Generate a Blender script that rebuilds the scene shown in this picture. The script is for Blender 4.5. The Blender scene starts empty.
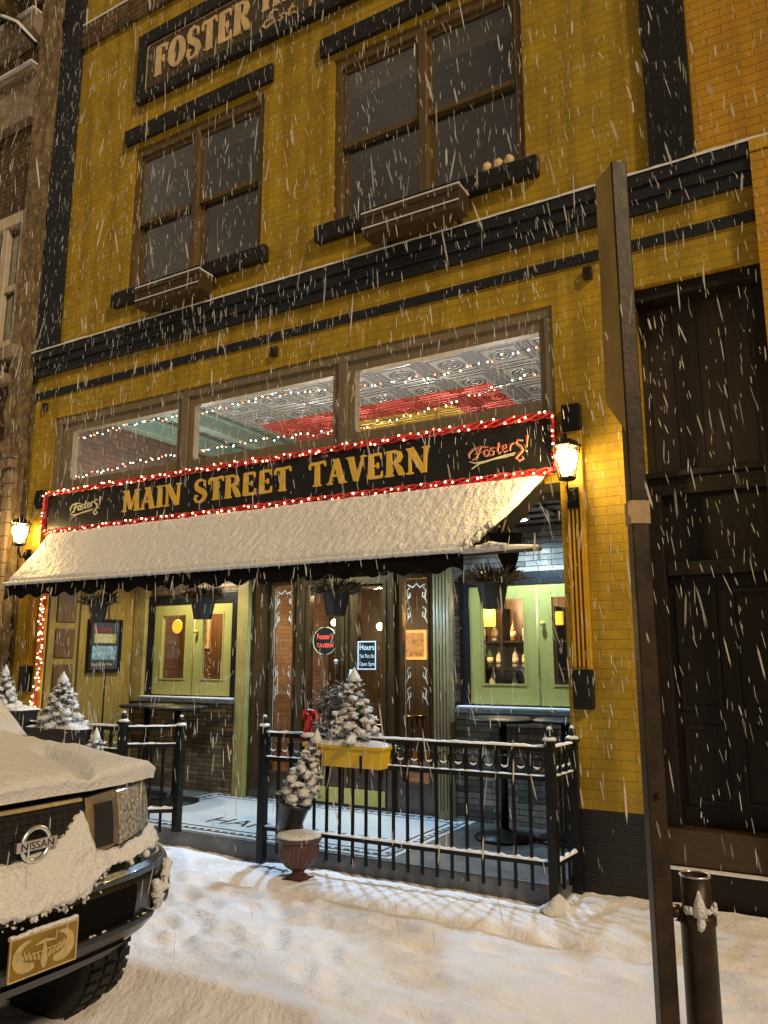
import bpy, math, random
from mathutils import Vector, Matrix, noise
random.seed(7)
PI = math.pi
R = math.radians
sc = bpy.context.scene
COL = sc.collection

# ------------------------------------------------------------------ materials
def nt(name):
    m = bpy.data.materials.new(name); m.use_nodes = True
    return m, m.node_tree, m.node_tree.nodes['Principled BSDF']

def mat(name, col, rough=0.6, metal=0.0, var=0.25, scale=6.0, bump=0.0, bscale=40.0, spec=0.5, coat=0.0, stretch=(1, 1, 1), col2=None):
    """plain surface with procedural tone variation and bump"""
    m, t, p = nt(name)
    N, L = t.nodes, t.links
    tc = N.new('ShaderNodeTexCoord'); mp = N.new('ShaderNodeMapping'); L.new(tc.outputs['Object'], mp.inputs[0])
    mp.inputs['Scale'].default_value = stretch
    ns = N.new('ShaderNodeTexNoise'); ns.inputs['Scale'].default_value = scale; ns.inputs['Detail'].default_value = 6
    ns.inputs['Roughness'].default_value = 0.65
    L.new(mp.outputs[0], ns.inputs['Vector'])
    cr = N.new('ShaderNodeValToRGB'); L.new(ns.outputs[0], cr.inputs[0])
    a = [max(0, c * (1 - var)) for c in col]; b = [min(1, c * (1 + var)) for c in (col2 or col)]
    cr.color_ramp.elements[0].position = 0.3; cr.color_ramp.elements[1].position = 0.72
    cr.color_ramp.elements[0].color = (*a, 1); cr.color_ramp.elements[1].color = (*b, 1)
    L.new(cr.outputs[0], p.inputs['Base Color'])
    p.inputs['Roughness'].default_value = rough; p.inputs['Metallic'].default_value = metal
    p.inputs['Specular IOR Level'].default_value = spec; p.inputs['Coat Weight'].default_value = coat
    if bump:
        n2 = N.new('ShaderNodeTexNoise'); n2.inputs['Scale'].default_value = bscale; n2.inputs['Detail'].default_value = 5
        L.new(mp.outputs[0], n2.inputs['Vector'])
        bp = N.new('ShaderNodeBump'); bp.inputs['Strength'].default_value = bump; bp.inputs['Distance'].default_value = 0.02
        L.new(n2.outputs[0], bp.inputs['Height']); L.new(bp.outputs[0], p.inputs['Normal'])
    return m

def emit(name, col, s, sample=False):
    m, t, p = nt(name)
    p.inputs['Base Color'].default_value = (*col, 1)
    p.inputs['Emission Color'].default_value = (*col, 1); p.inputs['Emission Strength'].default_value = s
    if not sample: m.cycles.emission_sampling = 'NONE'
    return m

def brickmat(name, c1, c2, mortar, bw=0.21, bh=0.07, ms=0.006, bump=0.6, rough=0.6, axis='XZ', stain=0.35, msm=0.3):
    m, t, p = nt(name); N, L = t.nodes, t.links
    tc = N.new('ShaderNodeTexCoord'); sp = N.new('ShaderNodeSeparateXYZ'); cb = N.new('ShaderNodeCombineXYZ')
    L.new(tc.outputs['Object'], sp.inputs[0])
    L.new(sp.outputs['X' if axis[0] == 'X' else 'Y'], cb.inputs[0]); L.new(sp.outputs['Z'], cb.inputs[1])
    # slightly wobbly courses
    nw = N.new('ShaderNodeTexNoise'); nw.inputs['Scale'].default_value = 7; L.new(cb.outputs[0], nw.inputs['Vector'])
    mw = N.new('ShaderNodeVectorMath'); mw.operation = 'MULTIPLY_ADD'; mw.inputs[1].default_value = (0.012, 0.012, 0)
    L.new(nw.outputs['Color'], mw.inputs[0]); L.new(cb.outputs[0], mw.inputs[2])
    b = N.new('ShaderNodeTexBrick'); L.new(mw.outputs[0], b.inputs['Vector'])
    b.inputs['Scale'].default_value = 1; b.inputs['Brick Width'].default_value = bw; b.inputs['Row Height'].default_value = bh
    b.inputs['Mortar Size'].default_value = ms; b.inputs['Mortar Smooth'].default_value = msm
    b.inputs['Color1'].default_value = (*c1, 1); b.inputs['Color2'].default_value = (*c2, 1); b.inputs['Mortar'].default_value = (*mortar, 1)
    ns = N.new('ShaderNodeTexNoise'); ns.inputs['Scale'].default_value = 2.2; ns.inputs['Detail'].default_value = 8; ns.inputs['Roughness'].default_value = .7
    L.new(cb.outputs[0], ns.inputs['Vector'])
    cr = N.new('ShaderNodeValToRGB'); cr.color_ramp.elements[0].position = .32; cr.color_ramp.elements[1].position = .62
    cr.color_ramp.elements[0].color = (1 - stain, 1 - stain, 1 - stain, 1); cr.color_ramp.elements[1].color = (1, 1, 1, 1)
    L.new(ns.outputs[0], cr.inputs[0])
    mps = N.new('ShaderNodeMapping'); mps.inputs['Scale'].default_value = (5, .35, 1); L.new(cb.outputs[0], mps.inputs[0])
    nst = N.new('ShaderNodeTexNoise'); nst.inputs['Scale'].default_value = 1.3; nst.inputs['Detail'].default_value = 5; L.new(mps.outputs[0], nst.inputs['Vector'])
    cst = N.new('ShaderNodeValToRGB'); cst.color_ramp.elements[0].position = .36; cst.color_ramp.elements[1].position = .55
    k_ = 1 - stain * .8; cst.color_ramp.elements[0].color = (k_, k_, k_, 1); cst.color_ramp.elements[1].color = (1, 1, 1, 1); L.new(nst.outputs[0], cst.inputs[0])
    nch = N.new('ShaderNodeTexNoise'); nch.inputs['Scale'].default_value = 22; nch.inputs['Detail'].default_value = 4; L.new(cb.outputs[0], nch.inputs['Vector'])
    cch = N.new('ShaderNodeValToRGB'); cch.color_ramp.elements[0].position = .27; cch.color_ramp.elements[1].position = .31
    cch.color_ramp.elements[0].color = (.45, .4, .4, 1); cch.color_ramp.elements[1].color = (1, 1, 1, 1); L.new(nch.outputs[0], cch.inputs[0])
    mz = N.new('ShaderNodeMix'); mz.data_type = 'RGBA'; mz.blend_type = 'MULTIPLY'; mz.inputs[0].default_value = 1; L.new(cst.outputs[0], mz.inputs[6]); L.new(cch.outputs[0], mz.inputs[7])
    my = N.new('ShaderNodeMix'); my.data_type = 'RGBA'; my.blend_type = 'MULTIPLY'; my.inputs[0].default_value = 1; L.new(b.outputs['Color'], my.inputs[6]); L.new(mz.outputs[2], my.inputs[7])
    mx = N.new('ShaderNodeMix'); mx.data_type = 'RGBA'; mx.blend_type = 'MULTIPLY'; mx.inputs[0].default_value = 1
    L.new(my.outputs[2], mx.inputs[6]); L.new(cr.outputs[0], mx.inputs[7]); L.new(mx.outputs[2], p.inputs['Base Color'])
    n2 = N.new('ShaderNodeTexNoise'); n2.inputs['Scale'].default_value = 45; L.new(cb.outputs[0], n2.inputs['Vector'])
    ad = N.new('ShaderNodeMath'); ad.operation = 'MULTIPLY_ADD'; ad.inputs[1].default_value = -1.0; L.new(b.outputs['Fac'], ad.inputs[0])
    m3 = N.new('ShaderNodeMath'); m3.operation = 'MULTIPLY'; m3.inputs[1].default_value = .35; L.new(n2.outputs[0], m3.inputs[0]); L.new(m3.outputs[0], ad.inputs[2])
    bp = N.new('ShaderNodeBump'); bp.inputs['Strength'].default_value = bump; bp.inputs['Distance'].default_value = 0.012
    L.new(ad.outputs[0], bp.inputs['Height']); L.new(bp.outputs[0], p.inputs['Normal'])
    p.inputs['Roughness'].default_value = rough
    return m

def glassmat(name, tint=(1, 1, 1), refl=1.0, rough=0.02):
    m, t, p = nt(name); N, L = t.nodes, t.links
    N.remove(p)
    out = [n for n in N if n.type == 'OUTPUT_MATERIAL'][0]
    tr = N.new('ShaderNodeBsdfTransparent'); tr.inputs[0].default_value = (*tint, 1)
    gl = N.new('ShaderNodeBsdfGlossy'); gl.inputs['Roughness'].default_value = rough
    ge = N.new('ShaderNodeNewGeometry'); dt = N.new('ShaderNodeVectorMath'); dt.operation = 'DOT_PRODUCT'
    L.new(ge.outputs['Incoming'], dt.inputs[0]); L.new(ge.outputs['Normal'], dt.inputs[1])
    def M(op, a, b=None):
        n = N.new('ShaderNodeMath'); n.operation = op; n.use_clamp = op == 'MINIMUM'
        for i, v in enumerate((a, b)):
            if v is None: continue
            if isinstance(v, (int, float)): n.inputs[i].default_value = v
            else: L.new(v, n.inputs[i])
        return n
    fr = M('MULTIPLY_ADD', M('POWER', M('SUBTRACT', 1.0, M('ABSOLUTE', dt.outputs['Value']).outputs[0]).outputs[0], 5.0).outputs[0], .96); fr.inputs[2].default_value = .04
    mu = M('MINIMUM', M('MULTIPLY', fr.outputs[0], refl).outputs[0], 1.0)
    ns = N.new('ShaderNodeTexNoise'); ns.inputs['Scale'].default_value = 3
    tc = N.new('ShaderNodeTexCoord'); L.new(tc.outputs['Object'], ns.inputs['Vector'])
    bp = N.new('ShaderNodeBump'); bp.inputs['Strength'].default_value = .08; L.new(ns.outputs[0], bp.inputs['Height']); L.new(bp.outputs[0], gl.inputs['Normal'])
    mx = N.new('ShaderNodeMixShader'); L.new(mu.outputs[0], mx.inputs[0]); L.new(tr.outputs[0], mx.inputs[1]); L.new(gl.outputs[0], mx.inputs[2])
    L.new(mx.outputs[0], out.inputs[0])
    return m

def snowmat(name, b1=0.45, b2=0.35, col=(.80, .80, .82), fine=70, coarse=9, mottle=None):
    m, t, p = nt(name); N, L = t.nodes, t.links
    tc = N.new('ShaderNodeTexCoord')
    n1 = N.new('ShaderNodeTexNoise'); n1.inputs['Scale'].default_value = coarse; n1.inputs['Detail'].default_value = 4
    n2 = N.new('ShaderNodeTexNoise'); n2.inputs['Scale'].default_value = fine; n2.inputs['Detail'].default_value = 3
    for n in (n1, n2): L.new(tc.outputs['Object'], n.inputs['Vector'])
    k1 = N.new('ShaderNodeBump'); k1.inputs['Strength'].default_value = b1; k1.inputs['Distance'].default_value = .03; L.new(n1.outputs[0], k1.inputs['Height'])
    k2 = N.new('ShaderNodeBump'); k2.inputs['Strength'].default_value = b2; k2.inputs['Distance'].default_value = .012; L.new(n2.outputs[0], k2.inputs['Height'])
    L.new(k1.outputs[0], k2.inputs['Normal']); L.new(k2.outputs[0], p.inputs['Normal'])
    p.inputs['Base Color'].default_value = (*col, 1)
    if mottle:
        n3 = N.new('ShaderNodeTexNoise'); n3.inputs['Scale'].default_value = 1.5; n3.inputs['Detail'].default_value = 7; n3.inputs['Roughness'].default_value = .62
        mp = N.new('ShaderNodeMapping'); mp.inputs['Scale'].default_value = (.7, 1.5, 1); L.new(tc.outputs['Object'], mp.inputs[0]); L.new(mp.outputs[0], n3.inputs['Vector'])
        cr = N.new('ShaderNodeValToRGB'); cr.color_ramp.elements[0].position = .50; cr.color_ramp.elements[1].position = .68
        cr.color_ramp.elements[0].color = (*col, 1); cr.color_ramp.elements[1].color = (*mottle, 1); L.new(n3.outputs[0], cr.inputs[0]); L.new(cr.outputs[0], p.inputs['Base Color']); p.inputs['Roughness'].default_value = .75
    p.inputs['Specular IOR Level'].default_value = .25
    p.inputs['Sheen Weight'].default_value = .15
    return m

def woodmat(name, c1, c2, rough=.45, plank=0.14, axis='Y', gap=True, coat=0.0):
    """vertical boards: grain stretched in Z, dark joints every `plank` along axis"""
    m, t, p = nt(name); N, L = t.nodes, t.links
    tc = N.new('ShaderNodeTexCoord'); mp = N.new('ShaderNodeMapping'); mp.inputs['Scale'].default_value = (14, 14, 1.1)
    L.new(tc.outputs['Object'], mp.inputs[0])
    ns = N.new('ShaderNodeTexNoise'); ns.inputs['Scale'].default_value = 1.6; ns.inputs['Detail'].default_value = 9; ns.inputs['Roughness'].default_value = .7
    L.new(mp.outputs[0], ns.inputs['Vector'])
    cr = N.new('ShaderNodeValToRGB'); cr.color_ramp.elements[0].position = .3; cr.color_ramp.elements[1].position = .7
    cr.color_ramp.elements[0].color = (*c1, 1); cr.color_ramp.elements[1].color = (*c2, 1); L.new(ns.outputs[0], cr.inputs[0])
    last = cr.outputs[0]
    hgt = ns.outputs[0]
    if gap:
        sp = N.new('ShaderNodeSeparateXYZ'); L.new(tc.outputs['Object'], sp.inputs[0])
        d = N.new('ShaderNodeMath'); d.operation = 'DIVIDE'; d.inputs[1].default_value = plank; L.new(sp.outputs[axis], d.inputs[0])
        f = N.new('ShaderNodeMath'); f.operation = 'PINGPONG'; f.inputs[1].default_value = .5; L.new(d.outputs[0], f.inputs[0])
        g = N.new('ShaderNodeMath'); g.operation = 'GREATER_THAN'; g.inputs[1].default_value = .035; L.new(f.outputs[0], g.inputs[0])
        mx = N.new('ShaderNodeMix'); mx.data_type = 'RGBA'; mx.inputs[6].default_value = (*[c * .25 for c in c1], 1)
        L.new(g.outputs[0], mx.inputs[0]); L.new(last, mx.inputs[7]); last = mx.outputs[2]
    L.new(last, p.inputs['Base Color'])
    bp = N.new('ShaderNodeBump'); bp.inputs['Strength'].default_value = .35; bp.inputs['Distance'].default_value = .006
    L.new(hgt, bp.inputs['Height']); L.new(bp.outputs[0], p.inputs['Normal'])
    p.inputs['Roughness'].default_value = rough; p.inputs['Coat Weight'].default_value = coat; p.inputs['Coat Roughness'].default_value = .15
    return m

def tinmat(name, col, rough=.3):
    m, t, p = nt(name); N, L = t.nodes, t.links
    tc = N.new('ShaderNodeTexCoord'); sp = N.new('ShaderNodeSeparateXYZ'); L.new(tc.outputs['Object'], sp.inputs[0])
    def M(op, a, b=None):
        n = N.new('ShaderNodeMath'); n.operation = op
        for i, v in enumerate((a, b)):
            if v is None: continue
            if isinstance(v, (int, float)): n.inputs[i].default_value = v
            else: L.new(v, n.inputs[i])
        return n.outputs[0]
    ax = M('PINGPONG', sp.outputs['X'], .3); ay = M('PINGPONG', sp.outputs['Y'], .3)
    mn = M('MINIMUM', ax, ay)
    s1 = M('SINE', M('MULTIPLY', mn, 95.0)); 
    rad = M('SQRT', M('ADD', M('POWER', M('SUBTRACT', .3, ax), 2.0), M('POWER', M('SUBTRACT', .3, ay), 2.0)))
    s2 = M('SINE', M('MULTIPLY', rad, 110.0))
    inside = M('LESS_THAN', rad, .15)
    outr = M('LESS_THAN', mn, .12)
    h = M('ADD', M('MULTIPLY', s1, outr), M('MULTIPLY', s2, inside))
    bp = N.new('ShaderNodeBump'); bp.inputs['Strength'].default_value = 1; bp.inputs['Distance'].default_value = .02
    L.new(h, bp.inputs['Height']); L.new(bp.outputs[0], p.inputs['Normal'])
    p.inputs['Base Color'].default_value = (*col, 1); p.inputs['Roughness'].default_value = rough; p.inputs['Metallic'].default_value = .35
    return m

def mosaicmat(name, c, grout, s=.03):
    m, t, p = nt(name); N, L = t.nodes, t.links
    tc = N.new('ShaderNodeTexCoord'); v = N.new('ShaderNodeTexVoronoi'); v.feature = 'DISTANCE_TO_EDGE'; v.inputs['Scale'].default_value = 1 / s
    v.inputs['Randomness'].default_value = .25
    L.new(tc.outputs['Object'], v.inputs['Vector'])
    cr = N.new('ShaderNodeValToRGB'); cr.color_ramp.elements[0].color = (*grout, 1); cr.color_ramp.elements[1].color = (*c, 1)
    cr.color_ramp.elements[0].position = .03; cr.color_ramp.elements[1].position = .1
    L.new(v.outputs['Distance'], cr.inputs[0]); L.new(cr.outputs[0], p.inputs['Base Color']); p.inputs['Roughness'].default_value = .25
    return m

M_ = {}
M_['yellow'] = brickmat('yellow_painted_brick', (.51, .325, .011), (.47, .30, .011), (.37, .225, .010), stain=.34, bump=.45, ms=.005)
M_['yellow_lit'] = brickmat('yellow_brick_lit', (.60, .31, .008), (.57, .295, .008), (.36, .19, .006), stain=.22, bump=.5, ms=.005)  # yellow brick with the nearby street light painted into the colour
M_['yellow_paint'] = mat('yellow_paint', (.54, .32, .016), .4, var=.15, bump=.1)
M_['black'] = brickmat('black_painted_brick', (.010, .009, .008), (.015, .013, .011), (.005, .005, .005), stain=.3, bump=.6, rough=.45)
M_['bluish_black'] = brickmat('bluish_black_brick', (.012, .014, .020), (.017, .020, .027), (.006, .007, .009), stain=.3, bump=.7, rough=.45)
M_['blackpaint'] = mat('black_paint', (.008, .008, .008), .42, spec=.35, var=.5, bump=.15)
M_['iron'] = mat('black_iron', (.007, .007, .007), .42, spec=.3, var=.5, bump=.15)
M_['darkwin'] = woodmat('brown_window_wood', (.085, .052, .018), (.15, .095, .032), gap=False)
M_['frame'] = woodmat('taupe_frame_wood', (.15, .12, .07), (.25, .195, .12), gap=False)
M_['frame_olive'] = mat('olive_grey_paint', (.30, .23, .11), .35, var=.15)
M_['trimgold'] = mat('weathered_olive_trim', (.36, .27, .08), .4, var=.3, scale=4)
M_['cream'] = mat('cream_paint', (.55, .46, .33), .5, var=.15, bump=.1)
M_['nbrick'] = brickmat('old_brown_brick', (.22, .125, .045), (.12, .07, .03), (.05, .035, .02), stain=.5, bump=1.0)
M_['nstone'] = mat('rough_brown_stone', (.19, .13, .06), .8, var=.55, scale=9, bump=1.0, bscale=12)
M_['capstone'] = mat('weathered_grey_stone', (.27, .21, .14), .8, var=.4, scale=5, bump=.7, bscale=25)
M_['siding'] = woodmat('weathered_siding', (.12, .085, .05), (.32, .24, .15), plank=.16, axis='Z', rough=.7)
M_['sidewood'] = woodmat('golden_brown_boards', (.20, .115, .026), (.42, .27, .06), plank=.42, axis='Y', rough=.35)
M_['doorwood'] = woodmat('varnished_dark_wood', (.02, .010, .004), (.075, .036, .011), gap=False, rough=.18, coat=.6)
M_['baywood'] = woodmat('dark_bay_boards', (.014, .009, .005), (.045, .029, .016), plank=.18, axis='X', rough=.5)
M_['bayboard'] = mat('brown_board', (.055, .032, .013), .5, var=.3, stretch=(1, 1, 6), bump=.3)
M_['baydark'] = mat('dark_door_paint', (.010, .007, .005), .55, spec=.3, var=.5, bump=.3, stretch=(6, 6, 1))
M_['intwood'] = woodmat('tavern_panelling', (.06, .028, .010), (.20, .10, .03), plank=.12, axis='X', rough=.4)
M_['intbrick'] = brickmat('interior_brick', (.2, .12, .08), (.13, .09, .07), (.1, .08, .07), axis='YZ', stain=.3)
M_['green'] = mat('olive_green_paint', (.38, .335, .09), .4, var=.1, scale=3, bump=.06)
M_['stone'] = brickmat('ledge_stone_cladding', (.46, .39, .30), (.09, .085, .08), (.03, .028, .025), bw=.26, bh=.055, ms=.004, bump=1.0, rough=.7, stain=.5)
M_['stone_warm'] = brickmat('warm_lit_ledge_stone', (.42, .28, .13), (.14, .10, .06), (.03, .02, .015), bw=.2, bh=.05, ms=.004, bump=1.0, rough=.6, stain=.6)  # same cladding; warm light from the left is tinted into it
M_['mosaic'] = mosaicmat('white_hex_mosaic', (.66, .69, .72), (.3, .32, .33))
M_['mosblack'] = mat('black_mosaic', (.02, .02, .022), .3, var=.3)
M_['concrete'] = mat('wet_concrete', (.11, .11, .108), .45, var=.45, scale=4, bump=.4, bscale=60)
M_['asphalt'] = mat('asphalt', (.05, .05, .05), .8, var=.3, bump=.5)
M_['snow'] = snowmat('snow')
M_['snow_ground'] = snowmat('ground_snow', b1=.7, b2=.8, fine=34, coarse=7, col=(.84, .83, .90), mottle=(.74, .67, .60))  # tan patches at random in the snow colour
M_['snow_awn'] = snowmat('awning_snow', b1=.25, b2=.9, fine=42, coarse=8)
M_['snow_rough'] = snowmat('clumped_snow', b1=.45, b2=.9, fine=120, coarse=26)
M_['glass'] = glassmat('clear_glass', (.97, .97, .95), 1.0)
M_['glassdark'] = glassmat('upper_window_glass', (.82, .79, .72), 5.0, rough=.06)
M_['dark'] = mat('dark_interior', (.09, .08, .06), .9, var=.3)
M_['shade'] = mat('roller_shade', (.34, .29, .20), .8, var=.2)
M_['signblack'] = mat('black_sign_board', (.013, .013, .013), .33, var=.4, bump=.08)
M_['signbrown'] = mat('faded_brown_sign_board', (.075, .055, .024), .55, var=.35, scale=3, bump=.15)
M_['gold'] = mat('gold_letter_paint', (.80, .52, .09), .4, var=.12)
M_['creamletter'] = mat('cream_letter_paint', (.72, .52, .26), .5, var=.2)
M_['offwhite'] = mat('off_white_paint', (.7, .64, .5), .5, var=.1)
M_['red'] = mat('red_paint', (.5, .03, .02), .4, var=.15)
M_['redgroove'] = mat('dark_red_groove', (.12, .02, .012), .5, var=.2)
M_['tinsel'] = mat('red_tinsel', (.80, .06, .07), .35, metal=.2, var=.4, scale=30)
M_['ribbon'] = mat('red_ribbon', (.45, .01, .008), .45, var=.3, scale=12)
M_['tin'] = tinmat('pressed_tin_ceiling', (.36, .37, .38), .22)
M_['tinred'] = tinmat('red_pressed_tin', (.60, .09, .07))
M_['tinyellow'] = tinmat('yellow_pressed_tin', (.75, .50, .08))
M_['beamgreen'] = mat('green_beam_paint', (.16, .24, .20), .4, var=.2)
M_['canvas'] = mat('black_awning_canvas', (.006, .0055, .005), .8, spec=.08, var=.4, bump=.3, bscale=300)
M_['recessceil'] = mat('recess_ceiling_paint', (.18, .165, .14), .6, var=.2)
M_['needle'] = mat('conifer_needles', (.075, .075, .03), .6, var=.5, scale=20)
M_['plantdark'] = mat('dry_plant', (.10, .075, .035), .7, var=.5, scale=20)
M_['bark'] = mat('bark', (.09, .05, .025), .8, var=.4, bump=.5)
M_['yplastic'] = mat('yellow_planter_plastic', (.72, .45, .02), .35, var=.08)
M_['blackplastic'] = mat('black_plastic', (.016, .013, .010), .35, var=.3)
M_['urn'] = mat('oxblood_urn_glaze', (.085, .035, .026), .35, var=.4, scale=10, bump=.3)
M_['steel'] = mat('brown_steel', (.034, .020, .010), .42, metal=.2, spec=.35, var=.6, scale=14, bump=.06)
M_['steellit'] = mat('lit_steel_flange', (.36, .24, .08), .4, metal=.5, var=.3, scale=6, stretch=(2, 2, .4))  # post steel, light on this face painted into its colour
M_['tape'] = mat('masking_tape', (.45, .31, .17), .7, var=.2, bump=.3)
M_['carpaint'] = mat('black_car_paint', (.005, .005, .005), .3, var=.2, spec=.3, coat=.15, bump=.12)
M_['cartrim'] = mat('black_car_plastic', (.012, .012, .012), .5, var=.3, bump=.2)
M_['chrome'] = mat('chrome', (.80, .83, .90), .28, metal=1.0, var=.25, scale=20)
M_['tyre'] = mat('tyre_rubber', (.006, .006, .006), .7, var=.3, bump=.4)
M_['rim'] = mat('dark_alloy', (.15, .15, .15), .35, metal=.8, var=.1)
M_['lens'] = mat('frosty_headlight_lens', (.50, .46, .38), .2, metal=.55, var=.9, coat=.8, scale=60, bump=1.0, bscale=50)
M_['plategold'] = mat('gold_plate', (.30, .19, .03), .3, metal=.5, var=.3, scale=10)
M_['platepale'] = mat('pale_embossed_metal', (.62, .47, .22), .3, metal=.4, var=.2, scale=30)
M_['bottle1'] = mat('amber_bottle', (.25, .09, .015), .1, var=.2)
M_['bottle2'] = mat('green_bottle', (.02, .09, .03), .1, var=.2)
M_['bottle3'] = mat('clear_bottle', (.5, .48, .42), .1, var=.2)
M_['label'] = mat('paper_label', (.6, .5, .3), .7, var=.3, scale=30)
M_['picture'] = mat('picture_print', (.35, .22, .09), .5, var=.8, scale=14)
M_['poster'] = mat('poster_board', (.045, .055, .065), .4, var=.2)
M_['photo'] = mat('poster_photograph', (.25, .36, .42), .4, var=.9, scale=16)
M_['white'] = mat('white_paint', (.8, .8, .8), .5, var=.05)
M_['hotlamp'] = emit('lantern_glow', (1, .72, .30), 26, True)
M_['cool'] = emit('downlight_lens', (.85, .93, 1), 14, True)
M_['warmbulb'] = emit('warm_bulb', (1, .68, .36), 6.5)
M_['redbulb'] = emit('red_bulb', (1, .20, .10), 4)
M_['tealbulb'] = emit('teal_bulb', (.45, .9, 1), 5)
M_['globe'] = emit('pendant_globe', (1, .78, .42), 9)
M_['ysign'] = emit('lit_yellow_sign', (1, .55, .04), .9)
M_['neonred'] = emit('neon_red', (1, .10, .05), 1.0)
M_['lampglass'] = glassmat('lantern_glass', (1, .95, .85), 1.0)

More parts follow.
